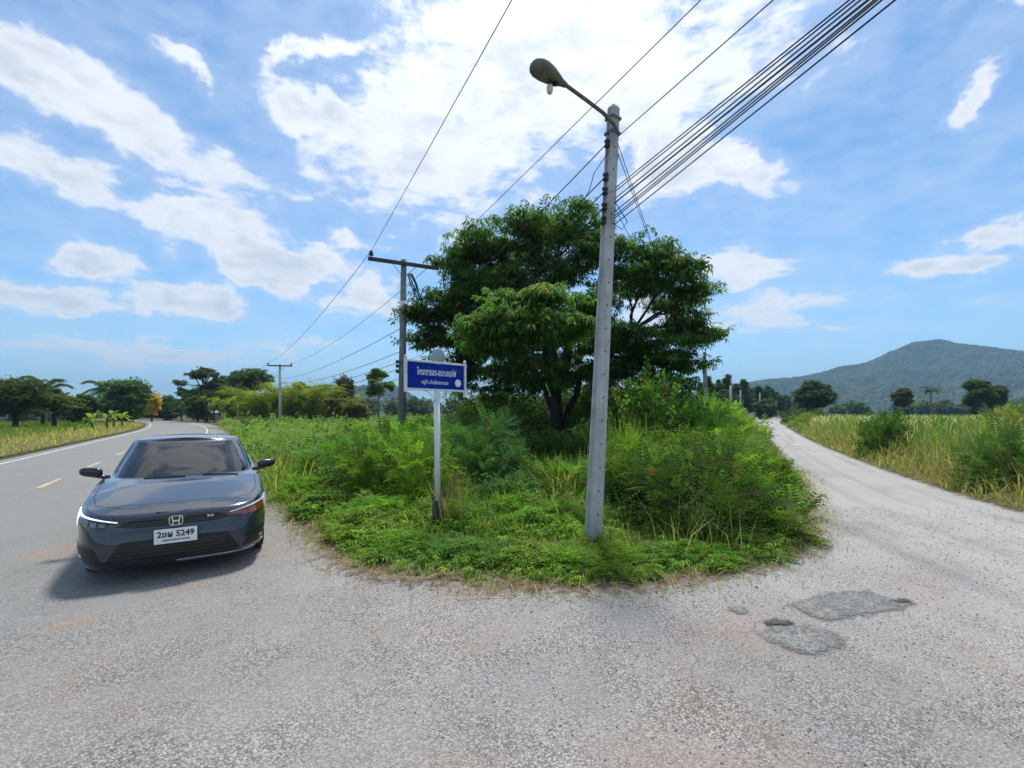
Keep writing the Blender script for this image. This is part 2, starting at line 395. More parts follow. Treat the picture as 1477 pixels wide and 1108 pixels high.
def strip(name, pl, offs, z, mat, track=None, jitter=0.0, step=1.0, parent=None):
    pl = resample(pl, step); d = np.gradient(pl, axis=0); d /= np.linalg.norm(d, axis=1)[:, None]
    nr = np.c_[d[:, 1], -d[:, 0]]
    n, k = len(pl), len(offs)
    V = np.zeros((n, k, 3)); 
    for j, o in enumerate(offs):
        jj = rng.normal(0, jitter, n) if jitter and j in (0, k-1) else 0
        V[:, j, :2] = pl + nr * (o + jj)[:, None] if np.ndim(jj) else pl + nr * o
    V[:, :, 2] = z
    idx = np.arange(n*k).reshape(n, k)
    Q = np.stack([idx[:-1, :-1], idx[:-1, 1:], idx[1:, 1:], idx[1:, :-1]], -1).reshape(-1, 4)
    me = npmesh(name, V.reshape(-1, 3), Q)
    a = me.attributes.new('across', 'FLOAT_VECTOR', 'POINT')
    s = np.r_[0, np.cumsum(np.linalg.norm(np.diff(pl, axis=0), axis=1))]
    A = np.zeros((n, k, 3)); A[:, :, 0] = np.array(offs)[None]; A[:, :, 1] = s[:, None]
    a.data.foreach_set('vector', A.astype(np.float32).ravel())
    return link(name, me, mat, parent)

# ------------------------------------------------------------------ ground
bm = bmesh.new()
bmesh.ops.create_grid(bm, x_segments=40, y_segments=40, size=3500)
g = bmobj('ground', bm, GROUND); g.location = (0, 2500, -0.03); tag(g, kind='structure')

rm = strip('main_road', MAINC, [-2.85, -2.4, -1.2, 0, 1.2, 2.4, 3.9], 0.008, ROAD); tag(rm, kind='structure')
# gravel junction and side lane as one sheet
y_f = np.r_[np.linspace(-9, 12, 85), 12 + (np.linspace(0, 1, 120)[1:] ** 2) * 160]
Lp, Rp = arr([(-16, -9), (-11, 0), (-6.5, 5), (-4.2, 8.2), (1.0, 8.6), (4.9, 8.8)] + [G(1142, 672), G(1122, 650), G(1100, 630), G(1087, 615), G(1090, 608), G(1098, 602.3)]), arr(RR[:9] + [(105, 175)])
xl, xr = np.interp(y_f, Lp[:, 1], Lp[:, 0]) - 1.6, np.interp(y_f, Rp[:, 1], Rp[:, 0]) + 1.6
k = 41; sfr = np.linspace(0, 1, k)
V = np.zeros((len(y_f), k, 3)); V[:, :, 0] = xl[:, None] + (xr - xl)[:, None] * sfr; V[:, :, 1] = y_f[:, None]
V[:, :, 2] = .004
idx = np.arange(V.shape[0] * k).reshape(-1, k)
Q = np.stack([idx[:-1, :-1], idx[:-1, 1:], idx[1:, 1:], idx[1:, :-1]], -1).reshape(-1, 4)
me = npmesh('side_lane', V.reshape(-1, 3), Q)
a = me.attributes.new('across', 'FLOAT_VECTOR', 'POINT')
RRs = smooth(RR, 1); dR = dist_poly(V.reshape(-1, 3)[:, :2], RRs)
A = np.zeros((len(dR), 3)); A[:, 0] = dR; A[:, 1] = V.reshape(-1, 3)[:, 1]
a.data.foreach_set('vector', A.astype(np.float32).ravel())
yy = V.reshape(-1, 3)[:, 1]; ln = np.clip((yy - 4.0) / 6, 0, 1)
tr = ln * np.clip(.35 + .6 * np.cos((dR - 2.2) * 2 * math.pi / 1.7), 0, 1)
a = me.attributes.new('track', 'FLOAT', 'POINT'); a.data.foreach_set('value', tr.astype(np.float32))
a = me.attributes.new('pale', 'FLOAT', 'POINT'); xx = V.reshape(-1, 3)[:, 0]
a.data.foreach_set('value', (np.clip((xx + 1.0) / 6, 0, 1) * np.clip((yy - .5) / 5.5, .25, 1)).astype(np.float32))
rl = link('side_lane', me, ROAD); tag(rl, kind='structure')

def soil_sheet(name, poly_open, poly_closed, z, mat, step, reach, region):
    """thin soil sheet covering the region; its rim wears away raggedly onto the road"""
    x0, x1, y0, y1 = region
    nx, ny = int((x1-x0)/step), int((y1-y0)/step)
    gx, gy = np.meshgrid(np.linspace(x0, x1, nx), np.linspace(y0, y1, ny), indexing='ij')
    pts = np.c_[gx.ravel(), gy.ravel()]
    ins = inside(pts, poly_closed); d = dist_poly(pts, poly_open); sd_ = np.where(ins, d, -d)
    e = np.clip((sd_ + reach) / (2 * reach), 0, 1)
    keep = (sd_ > -reach * 1.3).reshape(nx, ny)
    V = np.c_[pts, np.full(len(pts), z) + np.clip(sd_, 0, 1.0) * .05]
    idx = np.arange(nx*ny).reshape(nx, ny)
    ok = keep[:-1, :-1] | keep[1:, :-1] | keep[1:, 1:] | keep[:-1, 1:]
    Q = np.stack([idx[:-1, :-1], idx[1:, :-1], idx[1:, 1:], idx[:-1, 1:]], -1)[ok]
    used = np.unique(Q); rem = np.zeros(nx*ny, int); rem[used] = np.arange(len(used))
    me = npmesh(name, V[used], rem[Q])
    a = me.attributes.new('edge', 'FLOAT', 'POINT'); a.data.foreach_set('value', e[used].astype(np.float32))
    return tag(link(name, me, mat), kind='structure')
LEFTSOIL = soil_material('grassy_verge_soil', (.095, .095, .030), (.165, .145, .055))
ISLE_C = np.r_[ISLE[ISLE[:, 1] < 120], [(40, 140), (-30, 140), (-60, 90)]]
soil_sheet('verge_soil', ISLE[ISLE[:, 1] < 60], ISLE_C, .014, SOIL, .16, .50, (-22, 32, 3, 36))
FIELD_R = np.r_[smooth(RR, 1), [(265, -9)]]
soil_sheet('field_soil', smooth(RR, 1), FIELD_R, .014, DRYSOIL, .22, .40, (4, 44, -9, 52))
LEFT_E = MAINC + 0
dL = np.gradient(LEFT_E, axis=0); dL /= np.linalg.norm(dL, axis=1)[:, None]
LEFT_E = LEFT_E + np.c_[dL[:, 1], -dL[:, 0]] * -3.25
LEFT_C = np.r_[LEFT_E, [(-150, -25)]]
soil_sheet('roadside_soil', LEFT_E, LEFT_C, .016, LEFTSOIL, .30, .45, (-60, -4, -6, 62))

# painted lines, each dash its own piece of the road
def lane_mark(name, s0, s1, off, wd, mat, wobble=.006):
    pl = resample(MAINC, .5); d = np.r_[0, np.cumsum(np.linalg.norm(np.diff(pl, axis=0), axis=1))]
    n = max(3, int((s1-s0)/.8)); s = np.linspace(s0, s1, n)
    c = np.c_[np.interp(s, d, pl[:, 0]), np.interp(s, d, pl[:, 1])]
    o = strip(name, c, [off - wd/2, off + wd/2], .0125, mat, jitter=wobble, step=.4); o.parent = rm
lane_mark('edge_line', 26, 150, -2.42, .11, PAINTW); lane_mark('edge_line', 36, 150, 2.42, .11, PAINTW)
for kx in range(11): lane_mark('centre_dash', 22.2 + kx * 4.35, 23.9 + kx * 4.35, 0, .10, PAINTY)

# repaired patches in the gravel
def patch_mat(name, a, b):
    m, t = newmat(name); oc = t.add('ShaderNodeTexCoord').outputs['Object']
    v = t.add('ShaderNodeTexVoronoi', feature='F1'); t.put(v.inputs['Vector'], oc); v.inputs['Scale'].default_value = 75
    q = t.add('ShaderNodeSeparateXYZ'); t.put(q.inputs[0], v.outputs['Color'])
    c = t.mix(t.ramp(t.noise(oc, 4, 6, .65), .3, .7), a, b); c = t.mix(1.0, c, t.mix(q.outputs[0], (.55, .55, .55), (1.5, 1.5, 1.48)), 'MULTIPLY')
    t.put(t.p.inputs['Base Color'], c); t.p.inputs['Roughness'].default_value = .9
    t.put(t.p.inputs['Normal'], t.bump(t.math('ADD', v.outputs['Distance'], t.math('MULTIPLY', t.noise(oc, 6, 5, .6), -2.0)), .6, -.012)); return m
PATCH = patch_mat('worn_asphalt_patch', (.14, .137, .13), (.235, .228, .215)); TAR = patch_mat('broken_tar', (.045, .044, .042), (.10, .098, .092))
def fading(m, lo, hi):
    t = NT(m.node_tree); out = [n for n in t.n if n.type == 'OUTPUT_MATERIAL'][0]; pb = [n for n in t.n if n.type == 'BSDF_PRINCIPLED'][0]
    oc = t.add('ShaderNodeTexCoord').outputs['Object']; at = t.add('ShaderNodeAttribute', attribute_name='edge').outputs['Fac']
    k = t.ramp(t.math('ADD', at, t.math('MULTIPLY', t.math('SUBTRACT', t.noise(oc, 14, 8, .7), .5), 1.1)), lo, hi)
    tr = t.add('ShaderNodeBsdfTransparent'); mx = t.add('ShaderNodeMixShader'); t.put(mx.inputs[0], k)
    t.l.new(tr.outputs[0], mx.inputs[1]); t.l.new(pb.outputs[0], mx.inputs[2]); t.l.new(mx.outputs[0], out.inputs[0])
fading(PATCH, .30, .72); fading(TAR, .35, .70)
def patch(pix, z, mat, name='asphalt_patch', reach=.10):
    pts = arr([G(*p) for p in pix]); pl = smooth(np.r_[pts, pts[:1]], 1); lo, hi = pl.min(0) - reach*1.5, pl.max(0) + reach*1.5
    o = soil_sheet(name, pl, pl, z, mat, .035, reach, (lo[0], hi[0], lo[1], hi[1])); del o['kind']; o.parent = rl
    for v in o.data.vertices: v.co.z = z + .006
patch([(1092, 915), (1130, 903), (1180, 905), (1225, 925), (1200, 940), (1165, 947), (1130, 935)], .004, PATCH)
patch([(1140, 875), (1185, 858), (1240, 852), (1300, 868), (1328, 872), (1280, 884), (1230, 890), (1195, 899), (1165, 888)], .004, PATCH)
patch([(1048, 880), (1065, 874), (1082, 882), (1070, 889)], .004, PATCH, reach=.06)
patch([(1101, 900), (1115, 893), (1128, 897), (1150, 899), (1138, 905), (1122, 903), (1110, 906)], .010, TAR, 'broken_tar', .05)
patch([(1280, 868), (1305, 865), (1322, 869), (1305, 873)], .010, TAR, 'broken_tar', .05)

# loose stones on the road: nobody could count them
def stones(n, name, mat, region, smin, smax, accept=None):
    x = rng.uniform(region[0], region[1], n); y = region[2] + (region[3] - region[2]) * rng.random(n) ** 1.4
    pts = np.c_[x, y]
    if accept is not None: pts = pts[accept(pts)]
    n = len(pts)
    base = arr([(1,0,0),(0,1,0),(-1,0,0),(0,-1,0),(.35,.35,.8),(-.35,.35,.75),(-.35,-.35,.8),(.35,-.35,.7)])
    Q = arr([(4,5,6,7),(0,1,5,4),(1,2,6,5),(2,3,7,6),(3,0,4,7)]).astype(int)
    base = base[None] * (1 + rng.normal(0, .22, (n, 8, 3)))
    a = rng.uniform(0, 6.28, n); s = rng.uniform(smin, smax, n) * (1 + .1 * pts[:, 1])
    X = base[:, :, 0]*np.cos(a)[:, None] - base[:, :, 1]*np.sin(a)[:, None]; Y = base[:, :, 0]*np.sin(a)[:, None] + base[:, :, 1]*np.cos(a)[:, None]
    V = np.stack([X * s[:, None] + pts[:, :1], Y * s[:, None] + pts[:, 1:], np.maximum(base[:, :, 2], 0) * s[:, None] * .7 + .006], -1)
    gcol = rng.uniform(.12, .46, (n, 1)) ; c = np.repeat((gcol * arr([1, .97, .94]))[:, None], 8, 1)
    me = npmesh(name, V.reshape(-1, 3), (Q[None] + 8*np.arange(n)[:, None, None]).reshape(-1, 4), c.reshape(-1, 3))
    return tag(link(name, me, mat), 'loose pale stone chips scattered over the gravel junction', 'gravel', kind='stuff')
m, t = newmat('stone_chip'); t.put(t.p.inputs['Base Color'], t.add('ShaderNodeAttribute', attribute_name='col').outputs['Color']); t.p.inputs['Roughness'].default_value = .9
stones(20000, 'loose_gravel', MATS['stone_chip'], (-6, 8, 1.2, 7.5), .0025, .0065, lambda p: ~inside(p, ISLE_C))

# ------------------------------------------------------------------ hills
def hill_mat():
    m, t = newmat('forested_hill')
    oc = t.add('ShaderNodeTexCoord').outputs['Object']
    v = t.add('ShaderNodeTexVoronoi', feature='F1'); t.put(v.inputs['Vector'], oc); v.inputs['Scale'].default_value = .11
    n = t.noise(oc, .012, 6, .6)
    c = t.mix(t.ramp(n, .35, .65), (.030, .050, .022), (.060, .075, .030))
    s = t.add('ShaderNodeSeparateXYZ'); t.put(s.inputs[0], v.outputs['Color'])
    c = t.mix(1.0, c, t.mix(s.outputs[0], (.35, .35, .35), (1.9, 1.8, 1.6)), 'MULTIPLY')
    t.put(t.p.inputs['Base Color'], c); t.p.inputs['Roughness'].default_value = 1.0; t.p.inputs['Specular IOR Level'].default_value = .05
    t.put(t.p.inputs['Normal'], t.bump(v.outputs['Distance'], 1.0, -9.0))
    return m
HILL = hill_mat()
def vnoise(x, y, seed=0):
    r = np.random.default_rng(seed); ph = r.uniform(0, 6.28, (14, 2)); out = 0
    for i in range(14):
        f = 1.45 ** i; th = ph[i, 0]
        out = out + np.sin((x*math.cos(th) + y*math.sin(th)) * f + ph[i, 1]) * f ** -.85
    return out
def hill(name, prof, Y, depth, ext):
    """ridge seen along its crest; slopes fall to the plain in front and behind"""
    us = arr([p[0] for p in prof]); hs = arr([(V0 - p[1]) / F * Y + EYE for p in prof]); xs = (us - U0) / F * Y
    n, k = 420, 60
    x = np.linspace(xs[0] - ext[0], xs[-1] + ext[1], n)
    h = np.interp(x, np.r_[x[0], xs, x[-1]], np.r_[0, hs, hs[-1] * .5 if ext[1] > 200 else 0])
    kk = np.ones(9) / 9; h = np.convolve(np.pad(h, 4, mode='edge'), kk, 'valid')
    q = np.linspace(-1, 1, k)
    fall = np.clip(1 - np.abs(q), 0, 1) ** 1.05
    X = np.repeat(x[:, None], k, 1); Yv = Y + q[None] * depth + 0 * X
    Z = h[:, None] * fall[None]
    sc = np.clip(Z / 25, 0, 1)
    Z = Z + (vnoise(X / 110, Yv / 110, 3) * 9 + rng.normal(0, 2.6, Z.shape)) * sc * (1 - .6 * fall[None] ** 6) - 2
    idx = np.arange(n*k).reshape(n, k)
    Q = np.stack([idx[:-1, :-1], idx[1:, :-1], idx[1:, 1:], idx[:-1, 1:]], -1).reshape(-1, 4)
    me = npmesh(name, np.stack([X, Yv, Z], -1).reshape(-1, 3), Q, smooth=True)
    return tag(link(name, me, HILL), kind='structure')
hill('hill', [(1020, 560), (1062, 553), (1085, 551), (1110, 549), (1140, 547), (1165, 543), (1195, 533), (1215, 526), (1245, 522), (1262, 516), (1290, 503), (1312, 493), (1330, 489.5), (1352, 489), (1385, 494), (1415, 498), (1440, 503), (1477, 508), (1560, 520), (1700, 545)], 1450, 760, (160, 500))
hill('low_hill', [(400, 578), (440, 562), (455, 556), (472, 552.5), (492, 555), (515, 553), (545, 547), (560, 546), (585, 559), (607, 574), (640, 585)], 1250, 420, (120, 120))

# ------------------------------------------------------------------ car
def pw(x, xs, ys): return np.interp(x, xs, ys)
def paint_mat():
    m, t = newmat('grey_blue_car_paint')
    oc = t.add('ShaderNodeTexCoord').outputs['Object']
    fl = t.noise(oc, 900, 2, .5)
    t.put(t.p.inputs['Base Color'], t.mix(fl, (.014, .021, .037), (.022, .031, .050)))
    t.p.inputs['Metallic'].default_value = .30; t.p.inputs['Roughness'].default_value = .30
    t.p.inputs['Coat Weight'].default_value = 1.0
    t.put(t.p.inputs['Coat Roughness'], t.math('MULTIPLY_ADD', t.noise(oc, 3, 5, .6), .06, .015))
    return m
PAINT = paint_mat()
CGLASS = plain('car_glass', (.004, .005, .007), .015, var=.1, spec=.62)
GBLACK = plain('gloss_black_trim', (.008, .008, .009), .18, var=.1, coat=.4)
MBLACK = plain('grille_black', (.010, .010, .011), .5, var=.2)
CHROME = plain('chrome', (.78, .79, .80), .12, 1.0, var=.03)
LAMP = plain('headlamp_lens', (.014, .015, .016), .06, .2, var=.2, coat=1.0)
AMBER = plain('amber_lens', (.20, .035, .010), .12, var=.25, coat=1.0, scale=20)
m, t = newmat('daytime_running_light'); t.put(t.p.inputs['Base Color'], (.8, .8, .82)); t.put(t.p.inputs['Emission Color'], (.95, .97, 1)); t.p.inputs['Emission Strength'].default_value = .75; DRL = m
m, t = newmat('unlit_light_bar'); t.put(t.p.inputs['Base Color'], (.62, .64, .68)); t.p.inputs['Roughness'].default_value = .2; BAR = m
PLATE = plain('plate_white', (.78, .79, .78), .45, var=.03)
TYRE = plain('tyre_rubber', (.016, .016, .017), .85, var=.25, scale=30)
RIM = plain('dark_alloy', (.05, .05, .055), .3, .7, var=.1)

CAR_LEN = 4.67
SH_X = [-4.70, -4.60, -4.2, -3.4, -2.5, -1.6, -1.35, -.9, -.45, -.2, -.06, 0]
SH_Z = [.93, 1.0, 1.035, 1.00, .955, .925, .905, .845, .775, .735, .705, .69]
def ztop(x): return pw(x, SH_X, SH_Z)
def ring_dense(nose, tail, W, pf=6.0, pr=5.0):
    th = np.linspace(0, math.pi, 2400); c, s = np.cos(th), np.sin(th); xc = -2.33
    e1, e2 = 2/pf, 2/pr
    x = np.where(c >= 0, xc + (nose - xc) * np.abs(c) ** e1, xc - (xc - tail) * np.abs(c) ** e2)
    y = W * np.where(c >= 0, np.abs(s) ** e1, np.abs(s) ** e2)
    return x, y
def half_ring(nose, tail, W, N, pf=6.0, pr=5.0):
    x, y = ring_dense(nose, tail, W, pf, pr)
    d = np.r_[0, np.cumsum(np.hypot(np.diff(x), np.diff(y)))]; s = np.linspace(0, d[-1], N)
    return np.interp(s, d, x), np.interp(s, d, y)
def car_body():
    N = 150; TT = [0, .03, .10, .22, .36, .50, .62, .72, .80, .87, .93, .97, 1.0]
    bm = bmesh.new(); rings = []
    def ring(xs, ys, zs):
        r = [bm.verts.new((xs[i], ys[i], zs[i])) for i in range(N)]
        l = [bm.verts.new((xs[i], -ys[i], zs[i])) for i in range(N-2, 0, -1)]
        rings.append(r + l)
    for t_ in TT:
        W = pw(t_, [0, .05, .12, .4, .62, .80, .9, 1], [.80, .85, .875, .90, .893, .897, .885, .845])
        nose = pw(t_, [0, .05, .15, .35, .6, .75, .88, .95, 1], [-.12, -.045, -.01, 0, -.012, -.03, -.055, -.08, -.115])
        tail = -4.67 + pw(t_, [0, .15, .5, .8, 1], [.22, .06, 0, .06, .12])
        x, y = half_ring(nose, tail, W, N)
        zb = pw(x, [-4.67, -4.2, -3.6, -1, -.4, 0], [.28, .22, .19, .18, .17, .175])
        ring(x, y, zb + t_ * (ztop(x) - zb))
    xs, ys = half_ring(-.115, -4.55, .845, N)
    for s in [.985, .96, .9, .8, .66, .5, .33, .16, .0]:
        crown = pw(xs, [-4.6, -4, -1.5, -1.0, -.3, -.115], [.01, .03, .05, .055, .035, .0]) 
        bulge = pw(s, [0, .45, .60, .72, .85, 1], [1, 1.0, .93, .72, .42, 0])
        ring(xs, ys * s, ztop(xs) + crown * bulge)
    n = len(rings[0])
    for a, b in zip(rings, rings[1:]):
        for i in range(n):
            j = (i+1) % n; bm.faces.new((a[i], a[j], b[j], b[i]))
    bm.faces.new(rings[0][::-1])
    bmesh.ops.remove_doubles(bm, verts=bm.verts, dist=.0004)
    bmesh.ops.dissolve_degenerate(bm, edges=bm.edges, dist=.0004)
    bmesh.ops.recalc_face_normals(bm, faces=bm.faces)
    return bm
CX0, CX1, RX0, RX1 = -1.28, -4.28, -2.22, -3.45
def cabin_pt(f, t_):
    """f 0..1 runs round the half contour from windscreen centre to rear centre; returns arrays"""
    nose = CX0 + (RX0 - CX0) * t_ ** 1.13; tail = CX1 + (RX1 - CX1) * t_ ** .93
    W = .825 + (.632 - .825) * t_ ** 1.12
    x, y = ring_dense(0, -4.66, W, 3.6, 4.6)
    x = -2.33 + (x + 2.33) / 2.33
    x = np.where(x > -2.33, x + 2.33, x + 2.33)
    xc = (nose + tail) / 2
    x = np.where(x >= 0, xc + x * (nose - xc), xc + x * (xc - tail))
    d = np.r_[0, np.cumsum(np.hypot(np.diff(x), np.diff(y)))]; s = np.asarray(f) * d[-1]
    X, Yv = np.interp(s, d, x), np.interp(s, d, y)
    zb = pw(X, [-4.3, -3.5, -2.5, -1.5, -1.25], [1.03, .99, .945, .925, .92])
    zr = pw(X, [-3.6, -3.3, -2.7, -2.3, -2.1], [1.355, 1.375, 1.385, 1.372, 1.355])
    return X, Yv, zb + (zr - zb) * t_
def car_cabin():
    bm = bmesh.new(); N = 110; f = np.linspace(0, 1, N); rings = []
    def ring(X, Yv, Z):
        rings.append([bm.verts.new((X[i], Yv[i], Z[i])) for i in range(N)] + [bm.verts.new((X[i], -Yv[i], Z[i])) for i in range(N-2, 0, -1)])
    for t_ in [-.12, 0, .1, .25, .4, .55, .7, .82, .9, .96, 1.0]:
        X, Yv, Z = cabin_pt(f, max(t_, 0)); ring(X, Yv, Z + (t_ * .35 if t_ < 0 else 0))
    X, Yv, Z = cabin_pt(f, 1.0)
    for s in [.97, .92, .82, .65, .45, .22, 0]:
        ring(X, Yv * s, Z + .040 * (1 - s ** 2) ** .8)
    n = len(rings[0])
    for a, b in zip(rings, rings[1:]):
        for i in range(n):
            j = (i+1) % n; bm.faces.new((a[i], a[j], b[j], b[i]))
    bmesh.ops.remove_doubles(bm, verts=bm.verts, dist=.0004)
    bmesh.ops.recalc_face_normals(bm, faces=bm.faces)
    return bm
def cabin_patch(name, f0, f1, t0, t1, mat, parent, push=.006, both=False, side=1, n=26, k=10, slant=(0, 0)):
    """glass sheet lying a few mm proud of the cabin shell"""
    V = np.zeros((n, k, 3))
    for j, t_ in enumerate(np.linspace(t0, t1, k)):
        tt = (t_ - t0) / (t1 - t0); f = np.linspace(f0 + slant[0]*tt, f1 + slant[1]*tt, n)
        sg = np.sign(f) if both else np.full(n, side); X, Yv, Z = cabin_pt(np.abs(f), t_)
        V[:, j] = np.c_[X, Yv * np.where(sg == 0, 1, sg), Z]
    du = np.gradient(V, axis=0); dv = np.gradient(V, axis=1); nr = np.cross(du, dv); nr /= np.linalg.norm(nr, axis=2)[..., None] + 1e-9
    cen = arr([-2.8, 0, .9]); sgn = np.sign(((V - cen) * nr).sum(2)); nr *= sgn[..., None]
    V = V + nr * push
    idx = np.arange(n*k).reshape(n, k)
    Q = np.stack([idx[:-1, :-1], idx[1:, :-1], idx[1:, 1:], idx[:-1, 1:]], -1).reshape(-1, 4)
    me = npmesh(name, V.reshape(-1, 3), Q, smooth=True); bm = bmesh.new(); bm.from_mesh(me)
    bmesh.ops.recalc_face_normals(bm, faces=bm.faces); bm.to_mesh(me); bm.free()
    return link(name, me, mat, parent)

CAR_A = math.atan2(-.84, .545)
car = empty('sedan_car', (-3.13, 4.24, 0), CAR_A); car.scale = (M_, M_, M_)
tag(car, 'dark blue-grey sedan car parked on the road shoulder facing the camera', 'car')
bd = bmobj('body', car_body(), PAINT, car, True)
cut = MB()
for wx in (-.93, -3.67):
    for sg in (-1, 1): cut.lathe([(.365, 0), (.365, .5)], 40, Matrix.Translation((wx, sg*1.05, .335)) @ Matrix.Rotation(R(90) * (1 if sg > 0 else -1), 4, 'X'))
cu = cut.build('cutter', MBLACK)
md = bd.modifiers.new('arch', 'BOOLEAN'); md.object = cu; md.operation = 'DIFFERENCE'; md.solver = 'EXACT'
bpy.context.view_layer.update()
me2 = bpy.data.meshes.new_from_object(bd.evaluated_get(bpy.context.evaluated_depsgraph_get()))
bd.modifiers.clear(); bd.data = me2; me2.materials.clear(); me2.materials.append(PAINT)
bpy.data.objects.remove(cu)
try: me2.set_sharp_from_angle(angle=R(38))
except Exception: pass
bvh_b = BVHTree.FromPolygons([v.co.copy() for v in me2.vertices], [tuple(p.vertices) for p in me2.polygons])
cab = bmobj('roof', car_cabin(), PAINT, car, True)

def hit(o, d): 
    r = bvh_b.ray_cast(Vector(o), Vector(d)); return r[0], r[1]
def skin_patch(name, top, bot, mat, parent, push=.004, n=28, k=5, ys=None, axis='x', thick=.012):
    """panel that follows the body: top/bot are polylines (lateral, height) seen from the front"""
    top, bot = arr(top), arr(bot)
    f = np.linspace(0, 1, n)
    def samp(pl):
        q = np.linspace(0, 1, len(pl)); return np.c_[np.interp(f, q, pl[:, 0]), np.interp(f, q, pl[:, 1])]
    A, B = samp(top), samp(bot); bm = bmesh.new(); grid = []
    for i in range(n):
        row = []
        for j in range(k):
            p = A[i] + (B[i] - A[i]) * j / (k-1)
            h, nn = hit((2, p[0], p[1]), (-1, 0, 0)) if axis == 'x' else (hit((p[0], p[1], 3), (0, 0, -1)) if axis == 'z' else hit((p[0], axis*3, p[1]), (0, -axis, 0)))
            if h is None or (axis == 'x' and h.x < -.75):
                r_ = bvh_b.find_nearest(Vector((-.25, p[0], p[1]))) if axis == 'x' else bvh_b.find_nearest(Vector((p[0], axis*.9 if axis != 'z' else p[1], p[1])))
                h, nn = r_[0], r_[1]
            row.append((h, nn))
        grid.append(row)
    vs = [[bm.verts.new(h + nn * push) for h, nn in row] for row in grid]
    rim = [[bm.verts.new(h - nn * thick) for h, nn in row] for row in grid]
    for i in range(n-1):
        for j in range(k-1): bm.faces.new((vs[i][j], vs[i+1][j], vs[i+1][j+1], vs[i][j+1]))
    for i in range(n-1):
        for j in (0, k-1): bm.faces.new((vs[i][j], vs[i+1][j], rim[i+1][j], rim[i][j]))
    for j in range(k-1):
        for i in (0, n-1): bm.faces.new((vs[i][j], vs[i][j+1], rim[i][j+1], rim[i][j]))
    bmesh.ops.remove_doubles(bm, verts=bm.verts, dist=1e-5)
    bmesh.ops.recalc_face_normals(bm, faces=bm.faces)
    o = bmobj(name, bm, mat, parent, True)
    try: o.data.set_sharp_from_angle(angle=R(40))
    except Exception: pass
    return o
def mir(pl): return [(-a, b) for a, b in pl]
# glass
cabin_patch('windscreen', -.192, .192, .03, .94, CGLASS, car, both=True, n=60, k=16, slant=(-.062, .062))
cabin_patch('rear_window', .875, 1.0, .12, .92, CGLASS, car, side=1); cabin_patch('rear_window', .875, 1.0, .12, .92, CGLASS, car, side=-1)
for sg in (1, -1):
    cabin_patch('side_window', .24, .47, .10, .90, CGLASS, car, side=sg, slant=(.075, .0))
    cabin_patch('side_window', .485, .70, .10, .90, CGLASS, car, side=sg, slant=(0, -.02))
    cabin_patch('side_window', .715, .79, .16, .80, CGLASS, car, side=sg, slant=(0, -.03))
    # headlamp: dark lens, light bar along its upper edge and outer end
    m_ = (lambda p: p) if sg > 0 else mir
    hl = skin_patch('headlight', m_([(.45, .648), (.64, .688), (.80, .724), (.866, .742)]), m_([(.45, .622), (.60, .598), (.80, .606), (.866, .622)]), LAMP, car, .004, 30, 6)
    skin_patch('light_bar', m_([(.48, .654), (.66, .692), (.80, .724), (.866, .744)]), m_([(.48, .646), (.66, .681), (.80, .708), (.866, .722)]), DRL if sg < 0 else BAR, hl, .009, 26, 3)
    skin_patch('light_bar_end', m_([(.822, .728), (.868, .742)]), m_([(.836, .612), (.868, .624)]), DRL if sg < 0 else BAR, hl, .010, 6, 5)
    LU = MATS.get('lamp_reflector') or plain('lamp_reflector', (.20, .21, .20), .25, .5, var=.2); MATS['lamp_reflector'] = LU
    for yc, zc, hh in ((.60, .628, .016), (.67, .638, .021), (.74, .648, .026), (.80, .655, .028)) if sg < 0 else ():
        skin_patch('lamp_unit', m_([(yc-.024, zc+hh), (yc+.024, zc+hh+.006)]), m_([(yc-.024, zc-hh), (yc+.024, zc-hh+.004)]), LU, hl, .007, 6, 4)
    if sg > 0: skin_patch('indicator', [(.50, .636), (.66, .668), (.80, .694), (.822, .698)], [(.50, .622), (.62, .610), (.80, .622), (.826, .626)], AMBER, hl, .008, 22, 4)
    skin_patch('bumper_vent', m_([(.66, .395), (.75, .425), (.845, .440)]), m_([(.60, .262), (.75, .262), (.835, .285)]), MBLACK, car, .003, 16, 6)
    skin_patch('fog_light', m_([(.765, .345), (.80, .348)]), m_([(.765, .318), (.80, .320)]), CHROME, car, .012, 5, 4)
    skin_patch('vent_trim', m_([(.67, .408), (.76, .438), (.850, .452)]), m_([(.67, .396), (.76, .426), (.850, .440)]), GBLACK, car, .006, 14, 3)
    skin_patch('lip_trim', m_([(.0, .205), (.3, .206), (.6, .212), (.76, .228), (.83, .250)]), m_([(.0, .190), (.3, .191), (.6, .195), (.76, .212), (.83, .232)]), CHROME if sg > 0 else GBLACK, car, .007, 24, 3)
